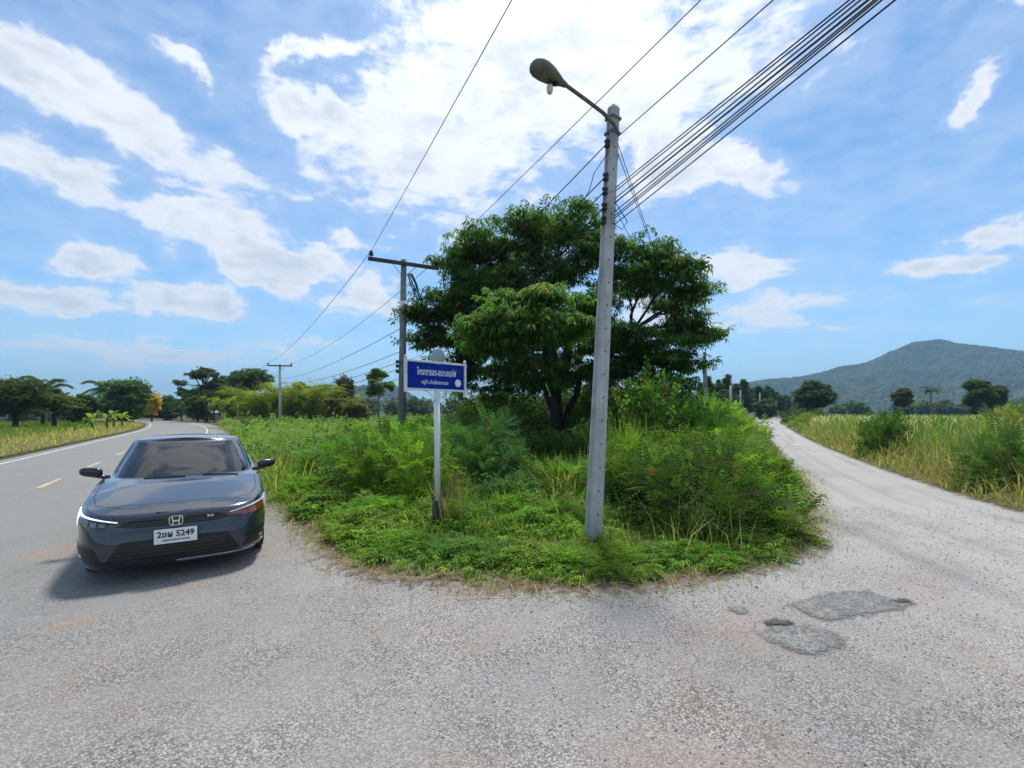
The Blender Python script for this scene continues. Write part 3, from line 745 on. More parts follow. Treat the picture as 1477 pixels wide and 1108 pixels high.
# grille
gr = skin_patch('grille', [(-.50, .638), (-.30, .672), (0, .684), (.30, .672), (.50, .638)], [(-.50, .612), (-.36, .585), (0, .578), (.36, .585), (.50, .612)], MBLACK, car, .003, 40, 7)
for q in range(3):
    z = .600 + q * .022
    for sg in (-1, 1):
        skin_patch('grille_bar', mir([(.10, z+.006), (.25, z+.006), (.40, z+.006)]) if sg < 0 else [(.10, z+.006), (.25, z+.006), (.40, z+.006)],
               mir([(.10, z-.004), (.25, z-.004), (.40, z-.004)]) if sg < 0 else [(.10, z-.004), (.25, z-.004), (.40, z-.004)], GBLACK, gr, .012, 12, 3)
li = skin_patch('lower_intake', [(-.46, .455), (-.2, .462), (0, .465), (.2, .462), (.46, .455)], [(-.58, .252), (-.3, .235), (0, .23), (.3, .235), (.58, .252)], MBLACK, car, .003, 40, 8)
for q in range(5):
    z = .27 + q * .036; yw = .555 - q * .02
    skin_patch('intake_bar', [(-yw, z+.005), (0, z+.005), (yw, z+.005)], [(-yw, z-.004), (0, z-.004), (yw, z-.004)], GBLACK, li, .011, 30, 3)
skin_patch('splitter', [(-.80, .213), (-.5, .198), (0, .190), (.5, .198), (.80, .213)], [(-.79, .194), (-.5, .184), (0, .181), (.5, .184), (.79, .194)], GBLACK, car, .016, 44, 3)
# shut lines
SEAM = plain('shut_line', (.006, .006, .007), .8, var=.1)
def seam(pts, axis, wd=.006):
    pts = arr(pts); top = pts.copy(); bot = pts.copy()
    d = np.gradient(pts, axis=0); d /= np.linalg.norm(d, axis=1)[:, None] + 1e-9; nn = np.c_[-d[:, 1], d[:, 0]]
    return skin_patch('shut_line', pts + nn * wd/2, pts - nn * wd/2, SEAM, bd, .0012, 40, 2, axis=axis, thick=.001)
for sg in (1, -1):
    seam([(-.20, sg*.30), (-.24, sg*.46), (-.42, sg*.70), (-.75, sg*.775), (-1.2, sg*.79), (-1.5, sg*.80)], 'z')
    seam([(-1.62, .24), (-1.60, .55), (-1.66, .90)], sg); seam([(-2.72, .22), (-2.70, .6), (-2.74, .93)], sg); seam([(-3.60, .75), (-3.62, .88), (-3.72, .96)], sg)
    seam([(-1.62, .25), (-2.2, .235), (-2.72, .235), (-3.2, .25)], sg)
    for hx in (-2.52, -3.45): skin_patch('door_handle', [(hx-.11, .828), (hx+.11, .822)], [(hx-.11, .800), (hx+.11, .795)], PAINT, car, .022, 8, 4, axis=sg)
    # mirrors
    mr = bmesh.new(); bmesh.ops.create_cube(mr, size=1.0); bmesh.ops.subdivide_edges(mr, edges=mr.edges, cuts=5, use_grid_fill=True)
    for v in mr.verts:
        q = v.co * 2; n4 = (abs(q.x)**3.2 + abs(q.y)**3.2 + abs(q.z)**3.2) ** (1/3.2); q = q / n4 * max(abs(q.x), abs(q.y), abs(q.z))
        tp_ = 1 - .22 * (q.y * sg + 1) / 2
        v.co = Vector((-1.84 + q.x * .065 * tp_ - .02 * q.y * sg, sg * (.985 + .115 * q.y * sg), 1.005 + .068 * q.z * tp_ + .012 * q.y * sg))
    mo = bmobj('door_mirror', mr, GBLACK, car, True)
    MB().tube([(-1.80, sg*.80, .925), (-1.80, sg*.88, .945), (-1.82, sg*.95, .965)], [.035, .026, .030], 10).build('mirror_stalk', GBLACK, mo, True)
    for wx in (-.93, -3.67):
        wh = empty('wheel', (wx, sg*.752, .325)); wh.parent = car
        M = Matrix.Rotation(R(90) * (-sg), 4, 'X')
        MB().lathe([(.21, -.10), (.29, -.11), (.318, -.09), (.325, -.05), (.325, .05), (.318, .09), (.29, .11), (.225, .105), (.21, .09)], 48, M).build('tyre', TYRE, wh, True)
        rb = MB(); rb.lathe([(.05, .07), (.21, .09), (.222, .098), (.222, .085), (.20, -.09), (.02, -.09)], 40, M)
        rb.build('rim', RIM, wh)
        for q in range(10):
            a_ = 2*math.pi*q/10
            MB().box((.13, 0, .088), (.17, .028, .02), M @ Matrix.Rotation(a_, 4, 'Z')).build('spoke', RIM, wh)
skin_patch('wiper', [(-1.262, .60), (-1.285, .2)], [(-1.252, .60), (-1.275, .2)], MBLACK, car, .012, 10, 2, axis='z')
skin_patch('wiper', [(-1.262, .02), (-1.285, -.40)], [(-1.252, .02), (-1.275, -.40)], MBLACK, car, .012, 10, 2, axis='z')

def text_mesh(body, size, width, mat, name, parent, M, extrude=.001, bold=0.0, font=None):
    cu = bpy.data.curves.new(name, 'FONT'); cu.body = body; cu.size = size; cu.extrude = extrude; cu.offset = bold
    cu.align_x = 'CENTER'; cu.align_y = 'CENTER'; cu.resolution_u = 3
    ob = bpy.data.objects.new(name, cu); COL.objects.link(ob); bpy.context.view_layer.update()
    me = bpy.data.meshes.new_from_object(ob.evaluated_get(bpy.context.evaluated_depsgraph_get()))
    bpy.data.objects.remove(ob)
    vs = np.zeros(len(me.vertices)*3, np.float32); me.vertices.foreach_get('co', vs); vs = vs.reshape(-1, 3)
    if len(vs) == 0: return None
    cx = (vs[:, 0].max() + vs[:, 0].min())/2; cy = (vs[:, 1].max() + vs[:, 1].min())/2; sx = width / (vs[:, 0].max() - vs[:, 0].min())
    vs[:, 0] = (vs[:, 0] - cx) * sx; vs[:, 1] = vs[:, 1] - cy
    me.vertices.foreach_set('co', vs.ravel()); me.transform(M); me.update()
    return link(name, me, mat, parent)
FRONT = Matrix(((0, 0, 1, 0), (1, 0, 0, 0), (0, 1, 0, 0), (0, 0, 0, 1)))
pz = .485
pl_ = empty('licence_plate', (.035, 0, pz)); pl_.parent = car
MB().box((0, 0, 0), (.012, .385, .165), bev=.004).build('plate_frame', GBLACK, pl_)
MB().box((.0065, 0, 0), (.006, .365, .148), bev=.002).build('plate_sheet', PLATE, pl_)
PM = Matrix.Translation((.0102, 0, .020)) @ FRONT
text_mesh('2ขผ 5249', .085, .315, MBLACK, 'plate_number', pl_, PM, .0006, .0028)
text_mesh('กรุงเทพมหานคร', .036, .235, MBLACK, 'plate_province', pl_, Matrix.Translation((.0102, 0, -.046)) @ FRONT, .0006, .0008)
# badge: upright bars and crossbar inside a rounded frame
bg_ = MB(); x0 = .022
fr = [(-.052, .040), (-.058, .020), (-.054, -.030), (-.044, -.044), (.044, -.044), (.054, -.030), (.058, .020), (.052, .040), (.042, .047), (-.042, .047)]
bg_.tube([(x0, a_, .634 + b_) for a_, b_ in fr] + [(x0, fr[0][0], .634 + fr[0][1])], .005, 6)
for sg in (-1, 1): bg_.tube([(x0, sg*.033, .634+.040), (x0, sg*.026, .634), (x0, sg*.027, .634-.037)], [.0095, .008, .0095], 8)
bg_.box((x0, 0, .634-.001), (.012, .05, .017)); bg_.build('front_emblem', CHROME, car)
text_mesh('RS', .035, .058, CHROME, 'trim_badge', car, Matrix.Translation((.0, .30, .650)) @ Matrix.Rotation(R(12), 4, 'Z') @ FRONT, .004, .001)

# ------------------------------------------------------------------ street-name sign
SL, SR_ = P(590, 540, 5.55), P(675, 540, 6.20)
sd_ = (SR_ - SL); sd_.z = 0; SW = sd_.length; sang = math.atan2(sd_.y, sd_.x)
sc_ = (SL + SR_) / 2
sx_, sy_ = XY(630, 5.88)
sign = empty('street_name_sign', (sx_, sy_, 0), sang)
tag(sign, 'blue street-name sign with white lettering on a white post', 'sign')
ZB, ZT = 1.87, 2.20
ZM = (ZB + ZT) / 2
MB().tube([(0.012, 0, .35), (0.004, 0, ZB)], .040, 16).build('post', WHITE, sign, True)
MB().tube([(0.012, 0, -.05), (0.012, 0, .43)], .066, 18).build('post_sleeve', PIPE, sign, True)
pn = MB().box((0, -.0, ZM), (SW - .05, .018, ZT - ZB)).build('panel', BLUE, sign)
for nm, z in (('frame_rail', ZT + .012), ('frame_rail', ZB - .012)): MB().box((0, 0, z), (SW - .02, .036, .028), bev=.004).build(nm, WHITE, sign)
for sg in (-1, 1):
    e = MB().box((sg*SW/2, 0, ZM - (.03 if sg > 0 else 0)), (.030, .042, ZT - ZB + (.13 if sg > 0 else .10)), bev=.005).build('frame_stile', WHITE, sign)
    MB().lathe([(.0, -.02), (.015, -.017), (.021, 0), (.015, .017), (0, .021)], 14, Matrix.Translation((sg*SW/2, 0, ZT + .055))).build('finial', WHITE, e, True)
    MB().tube([(sg*.03, 0, ZB - .17), (sg*.05, 0, ZB - .11), (sg*.10, 0, ZB - .06), (sg*.17, 0, ZB - .028)], .007, 8).build('scroll_brace', WHITE, sign, True)
MB().lathe([(.105, -.012), (.112, 0), (.105, .010), (.04, .016), (0, .017)], 36, Matrix.Translation((.02, 0, ZT + .095)) @ Matrix.Rotation(R(90), 4, 'X')).build('reflector_disc', DISC, sign, True)
SM = Matrix(((1, 0, 0, 0), (0, 0, -1, 0), (0, 1, 0, 0), (0, 0, 0, 1)))
text_mesh('โกรกตารอด-สนามกอล์ฟ', .118, SW * .66, LETTER, 'lettering', pn, Matrix.Translation((0.0, -.0105, ZM + .055)) @ SM, .0015, .0012)
text_mesh('หมู่ที่ ๖ บ้านโกรกตารอด', .062, SW * .44, LETTER, 'lettering', pn, Matrix.Translation((-.03, -.0105, ZM - .085)) @ SM, .0015, .0006)
MB().lathe([(.050, -.002), (.050, .004), (.044, .0055), (0, .0056)], 30, Matrix.Translation((SW*.365, -.009, ZM - .075)) @ Matrix.Rotation(R(90), 4, 'X')).build('round_emblem', LETTER, pn)

# ------------------------------------------------------------------ lamp pole
LX, LY = XY(855, 5.27); LT = P(885, 158, 5.45)
lamp = empty('street_lamp_pole', (LX, LY, 0)); tag(lamp, 'leaning square concrete pole carrying an old street lamp on an arm', 'street lamp')
LTl = LT - Vector((LX, LY, 0)); HP = LTl.z
PR = Matrix.Rotation(R(33), 4, 'Z')
def axis_at(z): return Vector((LTl.x * z / HP, LTl.y * z / HP, z))
def pole_section(k):
    wd, dp = .180 - .050*k, .140 - .035*k; gr_ = .020; ch = .015
    a, b = wd/2, dp/2; g_ = b * .42
    return [(-a+ch, -b), (a-ch, -b), (a, -b+ch), (a, -g_), (a-gr_, -g_*.75), (a-gr_, g_*.75), (a, g_), (a, b-ch), (a-ch, b), (-a+ch, b), (-a, b-ch), (-a, g_), (-a+gr_, g_*.75), (-a+gr_, -g_*.75), (-a, -g_), (-a, -b+ch)]
def pole_mesh(H, ax, rot, zs):
    bm = bmesh.new(); rings = []
    for z in zs:
        c = ax(z); rings.append([bm.verts.new(c + rot @ Vector((x, y, 0))) for x, y in pole_section(max(z, 0)/H)])
    n = len(rings[0])
    for r0, r1 in zip(rings, rings[1:]):
        for i in range(n): bm.faces.new((r0[i], r0[(i+1) % n], r1[(i+1) % n], r1[i]))
    top = rings[-1]; c = sum((v.co for v in top), Vector()) / n
    t2 = [bm.verts.new(c + (v.co - c) * .72 + Vector((0, 0, .035))) for v in top]
    for i in range(n): bm.faces.new((top[i], top[(i+1) % n], t2[(i+1) % n], t2[i]))
    bm.faces.new(t2); bm.faces.new(rings[0][::-1])
    return bm
shaft = bmobj('shaft', pole_mesh(HP, axis_at, PR.to_3x3(), [-.2] + list(np.linspace(0, HP, 14))), CONC, lamp)
zz_ = .12
while zz_ < HP - .25:
    k_ = zz_ / HP; b_ = (.140 - .035*k_)/2; a_ = (.180 - .050*k_)/2
    MB().lathe([(.010, 0), (.010, .004), (0, .0041)], 10, Matrix.Translation(axis_at(zz_)) @ PR @ Matrix.Translation((-.01, -b_ + .001, 0)) @ Matrix.Rotation(R(90), 4, 'X')).build('bolt_hole', HOLE, shaft)
    MB().lathe([(.009, 0), (.009, .004), (0, .0041)], 10, Matrix.Translation(axis_at(zz_ + .13)) @ PR @ Matrix.Translation((a_ - .0205, 0, 0)) @ Matrix.Rotation(R(90), 4, 'Y')).build('bolt_hole', HOLE, shaft)
    zz_ += .27
def lp(u, v, Y): return P(u, v, Y) - Vector((LX, LY, 0))
arm_pts = [lp(893, 195, 5.32), lp(886, 180, 5.27), lp(870, 163, 5.15), lp(845, 144, 4.98), lp(812, 120, 4.80)]
ARMM = plain('rusty_galvanised_arm', (.16, .15, .12), .7, .3, var=.3, scale=12, dark=(.10, .06, .03), darkscale=6)
MB().tube(arm_pts, .021, 10).build('arm', ARMM, lamp, True)
# lamp head: long rounded shell, widest near the far end, flat lens below
HEADM = plain('weathered_lamp_shell', (.15, .155, .12), .65, .2, var=.25, scale=9, dark=(.07, .07, .05), darkscale=5)
h0, h1 = lp(816, 123, 4.82), lp(766, 93, 4.62)
ax_ = (h1 - h0).normalized(); side_ = ax_.cross(Vector((0, 0, 1))).normalized(); up_ = side_.cross(ax_); LH = (h1 - h0).length
bm = bmesh.new(); rings = []
for f_, wd_, hu, hd in [(0, .028, .028, .028), (.1, .034, .034, .034), (.25, .062, .055, .05), (.45, .095, .085, .062), (.65, .112, .098, .062), (.82, .108, .092, .058), (.93, .082, .066, .046), (.985, .045, .035, .03), (1.0, .015, .012, .012)]:
    r = []
    for q in range(20):
        a_ = 2*math.pi*q/20; ca, sa = math.cos(a_), math.sin(a_)
        r.append(bm.verts.new(h0 + ax_*LH*f_ + side_*wd_*ca + up_*(hu*sa if sa >= 0 else hd*max(sa, -.8))))
    rings.append(r)
for r0, r1 in zip(rings, rings[1:]):
    for q in range(20): bm.faces.new((r0[q], r0[(q+1) % 20], r1[(q+1) % 20], r1[q]))
bm.faces.new(rings[0][::-1]); bm.faces.new(rings[-1]); bmesh.ops.recalc_face_normals(bm, faces=bm.faces)
lh = bmobj('lamp_head', bm, HEADM, lamp, True)
MB().tube([h0 + ax_*LH*.30 - up_*.040, h0 + ax_*LH*.30 - up_*.062], .028, 12).build('lamp_latch', BLACK, lh)
c_ = lp(793, 121, 4.72)
MB().lathe([(.018, 0), (.020, .03), (.014, .05)], 14, Matrix.Translation(c_ - Vector((0, 0, .012)))).build('socket', BLACK, lh)
BULB = plain('frosted_bulb', (.55, .54, .47), .35, var=.1, coat=.4)
MB().lathe([(0, -.085), (.020, -.082), (.031, -.065), (.034, -.035), (.034, -.012), (.026, .002), (.018, .008)], 18, Matrix.Translation(c_ - Vector((0, 0, .02)))).build('bulb', BULB, lh, True)
MB().box(axis_at(HP - .52) + PR @ Vector((.085, 0, 0)), (.035, .05, .15), bev=.006).build('junction_box', BLACK, lamp)
for z_ in (HP - .12, HP - .30):
    MB().box(axis_at(z_), (.152, .128, .03), Matrix.Translation(axis_at(z_)) @ PR @ Matrix.Translation(-axis_at(z_))).build('clamp_band', ARMM, lamp)
INS_Z = [HP - .46, HP - .86, HP - 1.03, HP - 1.22, HP - 1.38]
for i_, z_ in enumerate(INS_Z):
    c_ = axis_at(z_) + PR @ Vector((-.095, -.02, 0))
    MB().tube([axis_at(z_) + PR @ Vector((-.05, -.02, 0)), c_ + Vector((-.02, 0, 0))], .010, 8).build('insulator_bolt', STEEL, lamp)
    MB().lathe([(.012, -.042), (.034, -.038), (.036, -.02), (.022, -.008), (.022, .008), (.036, .02), (.034, .038), (.012, .042)], 16, Matrix.Translation(c_)).build('insulator', CERAM, lamp, True)

# ------------------------------------------------------------------ utility poles
def round_pole(loc, H, r0, r1, label, armdir=None, armlen=2.3, band=False, topv=None, mat=CONCD, detail=True, lean=(0, 0)):
    o = empty('utility_pole', (loc[0], loc[1], 0)); tag(o, label, 'utility pole', 'roadside utility poles')
    s = MB().tube([(0, 0, -.2), (lean[0]*.5, lean[1]*.5, H*.5), (lean[0], lean[1], H)], [r0, (r0+r1)/2, r1], 14).build('shaft', mat, o, True)
    tip = []
    if band: MB().tube([(lean[0]*.80, lean[1]*.80, H*.745), (lean[0]*.86, lean[1]*.86, H*.79)], [r1*1.25, r1*1.22], 16).build('painted_band', WHITE, o, True)
    if armdir is not None:
        a = Vector((math.cos(armdir), math.sin(armdir), 0)); zc = H - .16; c = Vector((lean[0], lean[1], zc))
        M = Matrix.Translation(c) @ Matrix.Rotation(armdir, 4, 'Z')
        MB().box((0, -.10, 0), (armlen, .10, .12), M, bev=.01).build('crossarm', plain('arm_timber', (.075, .065, .055), .9, var=.3) if 'arm_timber' not in MATS and not MATS.setdefault('arm_timber', None) else ARMT, o)
        for sg in (-1, 1):
            e = M @ Vector((sg*(armlen/2 - .10), -.10, .06))
            MB().lathe([(.02, 0), (.02, .05), (.075, .06), (.08, .09), (.05, .105), (.07, .12), (.072, .15), (.045, .165), (.055, .19), (.04, .22), (0, .23)], 14, Matrix.Translation(e)).build('pin_insulator', CERAM, o, True)
            tip.append(Vector(o.location) + e + Vector((0, 0, .20)))
            if detail: MB().tube([M @ Vector((sg*.42, -.10, -.05)), M @ Vector((sg*.06, -.06, -.42))], .012, 6).build('arm_brace', STEEL, o)
    return o, tip
ARMT = plain('crossarm_timber', (.075, .066, .056), .9, var=.3, scale=6, bump=.3)
MATS['arm_timber'] = ARMT
tX, tY = XY(579, 16.0); ad = math.atan2(1.0, 2.05)
tp, tipA = round_pole((tX, tY), 6.95, .145, .10, 'round concrete utility pole with crossarm standing behind the blue sign', ad, 2.45, True, lean=(.08, 0))
pX, pY = XY(404, 45); tp2, tipB = round_pole((pX, pY), 6.4, .16, .11, 'distant utility pole with crossarm in front of the bamboo', .25, 2.3, detail=True, mat=CONC)
pX, pY = XY(319, 96); tp3, tipC = round_pole((pX, pY), 5.2, .16, .13, 'far utility pole beside the road bend by the tall sparse tree', .2, 2.2, detail=False, mat=CONC)
rX, rY = XY(1019, 33); rp, _ = round_pole((rX, rY), 6.0, .17, .13, 'dark utility pole half hidden by shrubs right of the big tree', mat=CONCD, lean=(-.15, 0))
for (u, v, Y, lb) in ((1054, 556, 74, 'pale utility pole beyond the thicket, first along the gravel lane'), (1068, 563, 100, 'pale utility pole beyond the thicket, second along the gravel lane'), (1096, 567, 120, 'pale utility pole beyond the thicket, nearest the lane bend')):
    x_, y_ = XY(u, Y); round_pole((x_, y_), EYE + (V0 - v)/F*Y, .19, .15, lb, mat=CONC, detail=False)
x_, y_ = XY(343, 62); round_pole((x_, y_), 2.9, .10, .09, 'short pale post at the edge of the bamboo clump', mat=CONC, detail=False)
# three shackle insulators on the pole behind the sign and its hanging cable bundle
for i_, v_ in enumerate((522, 528, 536)):
    c_ = P(573, v_, 15.85) - Vector((tX, tY, 0))
    MB().lathe([(.02, -.06), (.06, -.05), (.06, -.02), (.035, 0), (.06, .02), (.06, .05), (.02, .06)], 12, Matrix.Translation(c_)).build('shackle_insulator', CERAM, tp, True)
    MB().tube([c_, (0.06, 0, c_.z)], .012, 6).build('insulator_bolt', STEEL, tp)
for q in range(4):
    pts = [P(588 + q*2, 395, 15.9), P(594 + 2*q + rng.normal(0, 1), 410, 15.8), P(601 + q + rng.normal(0, 1.5), 424, 15.75), P(604 + q*2, 434, 15.7)]
    MB().tube([p - Vector((tX, tY, 0)) for p in pts], .022, 6).build('drop_cable', CABLE, tp)

# ------------------------------------------------------------------ overhead cables, each a thing of its own
def cable(a, b, sag, r, label, n=28):
    a, b = Vector(a), Vector(b)
    pts = [a + (b - a)*(i/(n-1)) - Vector((0, 0, sag*4*(i/(n-1))*(1 - i/(n-1)))) for i in range(n)]
    o = MB().tube([p - a for p in pts], r * .66, 8).build('overhead_cable', CABLE); o.location = a
    tag(o, label, 'cable', 'overhead power and phone cables')
    return o
def beyond(a, u, dz=0.0, far=34.0):
    """continue level from a through the sight line that leaves the top of the view at u"""
    Y = (a.z + dz - EYE) / (V0 / F); p = Vector(((u - U0)/F*Y, Y, a.z + dz)); d = p - a; return a + d * (far / d.length)
W0 = Vector((LX, LY, 0))
att = [W0 + axis_at(z) + PR @ Vector((-.10, -.02, 0)) for z in INS_Z]
attr = [W0 + axis_at(z) + PR @ Vector((.03, -.07, 0)) for z in INS_Z]
cable(attr[0] + Vector((0, 0, .10)), beyond(attr[0], 1128), .15, .008, 'single upper cable rising right from the lamp pole top')
names = ['uppermost', 'second', 'third', 'fourth', 'fifth', 'sixth', 'lowest']
for i_, (z, u) in enumerate(((1.02, 1211), (1.06, 1218), (1.15, 1226), (1.20, 1236), (1.31, 1244), (1.36, 1248), (1.39, 1254))):
    a_ = W0 + axis_at(HP - z + .04) + PR @ Vector((.02, -.075, 0)); cable(a_, beyond(a_, u), .18, .0085 if i_ != 3 else .012, names[i_] + ' cable of the dense bundle rising right of the lamp pole')
a_ = W0 + axis_at(HP - 1.42) + PR @ Vector((.03, -.07, 0)); cable(a_, beyond(a_, 1275), .15, .008, 'outermost right cable, apart from the bundle at the lamp pole')
ends = [(590, 470), (588, 505), (587, 520), (587, 530), (586, 545)]
for i_, (a_, e) in enumerate(zip(att, ends)):
    cable(a_, P(e[0], e[1], 15.9), .22 + .05*i_, .010, names[i_] + ' cable running down from the lamp pole to the crossarm pole')
    b_ = P(e[0] - 12, e[1] + 2, 15.9); cable(P(e[0]-5, e[1], 15.9), Vector((tp2.location.x, tp2.location.y, 5.0 - .45*i_)), .45, .016, names[i_] + ' cable from the crossarm pole to the distant pole by the bamboo')
cable(tipA[0], beyond(tipA[0], 733), .1, .011, 'long cable from the crossarm left end up over the view')
cable(tipA[1], beyond(tipA[1], 1001), .1, .011, 'long cable from the crossarm right end passing behind the lamp arm')
cable(tipA[0], tipB[0], .6, .014, 'cable from the crossarm left end to the distant crossarm pole')
cable(tipA[1], tipB[1], .6, .014, 'cable from the crossarm right end to the distant crossarm pole')
cable(tipB[0], tipC[0], .5, .018, 'left top cable between the two farthest crossarm poles'); cable(tipB[1], tipC[1], .5, .018, 'right top cable between the two farthest crossarm poles')
rt = Vector((rX - .15, rY, 5.9))
cable(W0 + axis_at(HP - .30) + PR @ Vector((.075, .02, 0)), rt, .9, .0075, 'left drop cable falling from the lamp pole behind the tree')
cable(W0 + axis_at(HP - .42) + PR @ Vector((.085, .02, 0)), rt - Vector((0, 0, .2)), .75, .0075, 'right drop cable falling from the lamp pole behind the tree')
cable(W0 + axis_at(HP - 1.1) + PR @ Vector((.08, .03, 0)), rt - Vector((0, 0, .5)), .5, .006, 'thin lower drop cable behind the lamp pole')
# small loop hanging at the lamp pole
pts = [W0 + axis_at(HP - 1.15) + PR @ Vector((.05, -.06, 0)), P(905, 320, 5.3), P(897, 331, 5.3), P(884, 322, 5.3), W0 + axis_at(HP - 1.42) + PR @ Vector((-.02, -.075, 0))]
MB().tube([p - W0 for p in pts], .005, 6).build('slack_wire', CABLE, lamp)
pts = [W0 + axis_at(HP - .55) + PR @ Vector((-.07, -.02, 0)), P(857, 250, 5.3), P(850, 275, 5.3), P(845, 283, 5.3)]
MB().tube([p - W0 for p in pts], .005, 6).build('slack_wire', CABLE, lamp)

# ================================================================== vegetation
def quadleaf(base, tip, wd, nrm, fold=.0, mid=.45):
    """one leaf: 4 corners, widest at mid"""
    base, tip, nrm = arr(base), arr(tip), arr(nrm); d = tip - base; s = np.cross(d, nrm); s /= np.linalg.norm(s) + 1e-9
    m = base + d * mid
    return [base, m + s * wd/2 + nrm * fold, tip, m - s * wd/2 + nrm * fold]
def tpl(leaves): 
    V = arr(leaves).reshape(-1, 3); return V, np.arange(len(V)).reshape(-1, 4)
def tpl_pinnate(pairs, L, ll, lw, droop=.35, swept=.35, seed=0):
    """feathery leaf: rachis with paired leaflets"""
    r = np.random.default_rng(seed); out = []
    prev = arr([0, 0, 0])
    for i in range(pairs):
        f = (i + 1) / pairs; p = arr([L * f, 0, -droop * L * f * f])
        sc = (1 - .55 * abs(f - .45)) 
        for sg in (-1, 1):
            d = arr([swept, sg, -.18 + r.normal(0, .12)]); d /= np.linalg.norm(d)
            out.append(quadleaf(p, p + d * ll * sc, lw * sc, (0, 0, 1), .0))
    out.append(quadleaf((0, 0, 0), (L, 0, -droop * L), lw * .35, (0, 0, 1), 0, .3))
    return tpl(out)
def tpl_rosette(n, L, wd, droop=.5, seed=0, up=.15):
    r = np.random.default_rng(seed); out = []
    for i in range(n):
        a = 2*math.pi*i/n + r.normal(0, .25); q = r.uniform(.7, 1.1); c, s = math.cos(a), math.sin(a)
        b = arr([c*L*.12, s*L*.12, 0]); m = arr([c, s, up + r.normal(0, .12)]) * L * .55 * q; t = arr([c*L*q, s*L*q, -droop*L*q*r.uniform(.6, 1.2)])
        sd2 = arr([-s, c, 0]) * wd/2 * q
        out.append([b, m + sd2, t, m - sd2])
    return tpl(out)
def tpl_spray(n, L, wd, seed=0):
    """short twig with alternating broad leaves"""
    r = np.random.default_rng(seed); out = []
    for i in range(n):
        f = i / max(1, n-1); p = arr([L*f, 0, -.12*L*f*f]); sg = 1 if i % 2 else -1
        d = arr([.55, sg * r.uniform(.6, 1), r.uniform(-.5, .25)]); d /= np.linalg.norm(d)
        out.append(quadleaf(p, p + d * wd * 1.9 * r.uniform(.7, 1.15), wd * r.uniform(.8, 1.1), (0, 0, 1), wd*.12))
    return tpl(out)
def frames(d, roll=None, upbias=1.0):
    n = len(d); d = d / (np.linalg.norm(d, axis=1)[:, None] + 1e-9)
    up = np.tile(arr([0, 0, upbias]), (n, 1)) + rng.normal(0, .35, (n, 3))
    y = np.cross(up, d); y /= np.linalg.norm(y, axis=1)[:, None] + 1e-9
    z = np.cross(d, y); return np.stack([d, y, z], 1)
def scatter(tp_, pos, d, scale, col):
    """returns verts, quads, colours of a template put at every pos, facing d"""
    V, Q = tp_; n = len(pos); Fm = frames(d)
    W = np.einsum('vk,nkj->nvj', V, Fm) * scale[:, None, None] + pos[:, None, :]
    C = np.repeat(col[:, None], len(V), 1)
    return W.reshape(-1, 3), (Q[None] + (np.arange(n) * len(V))[:, None, None]).reshape(-1, 4), C.reshape(-1, 3)
def merge(parts):
    Vs, Qs, Cs, o = [], [], [], 0
    for V, Q, C in parts:
        Vs.append(V); Qs.append(Q + o); Cs.append(C); o += len(V)
    return np.concatenate(Vs), np.concatenate(Qs), np.concatenate(Cs)
def tint(n, c, var=.18, yel=.12):
    """green with individual leaves paler, darker or yellower"""
    c = np.tile(arr(c), (n, 1)) * (1 + rng.normal(0, var, (n, 1))).clip(.45, 1.7)
    y = rng.random((n, 1)) * yel; c = c * (1 - y) + y * arr([.16, .14, .03])
    dead = rng.random(n) < .04; c[dead] = arr([.13, .085, .035]) * rng.uniform(.5, 1.3, (int(dead.sum()), 1)); return c.clip(.004, .8)
def dome(n, rx, rz, fill=.45, low=0.0):
    """points through a bush: leafy clumps on its outer shell with hollows between them"""
    nc = 20; d = rng.normal(0, 1, (nc, 3)); d[:, 2] = np.abs(d[:, 2]) * 1.1; d /= np.linalg.norm(d, axis=1)[:, None]
    c = d * rng.uniform(.5, .98, (nc, 1)) * arr([rx, rx, rz]); c[:, 2] *= rng.uniform(.8, 1.15, nc)
    k = rng.integers(0, nc, n); g = rng.normal(0, 1, (n, 3)); g /= np.linalg.norm(g, axis=1)[:, None]
    p = c[k] + g * (rng.random((n, 1)) ** .5) * arr([.30, .30, .20]); p[:, 2] = np.maximum(p[:, 2], .02) + low
    return p, g * .7 + d[k] * .6
def stems(o, mat, n, rx, rz, r=.012):
    b = MB()
    for i in range(n):
        a = rng.uniform(0, 6.28); q = rng.uniform(.3, .8)
        e = Vector((math.cos(a)*rx*q, math.sin(a)*rx*q, rz*rng.uniform(.6, .9)))
        b.tube([(math.cos(a)*.05, math.sin(a)*.05, -.05), (e.x*.4, e.y*.4, e.z*.5), e], [r, r*.8, r*.3], 5, False)
    return b.build('stems', mat, o)

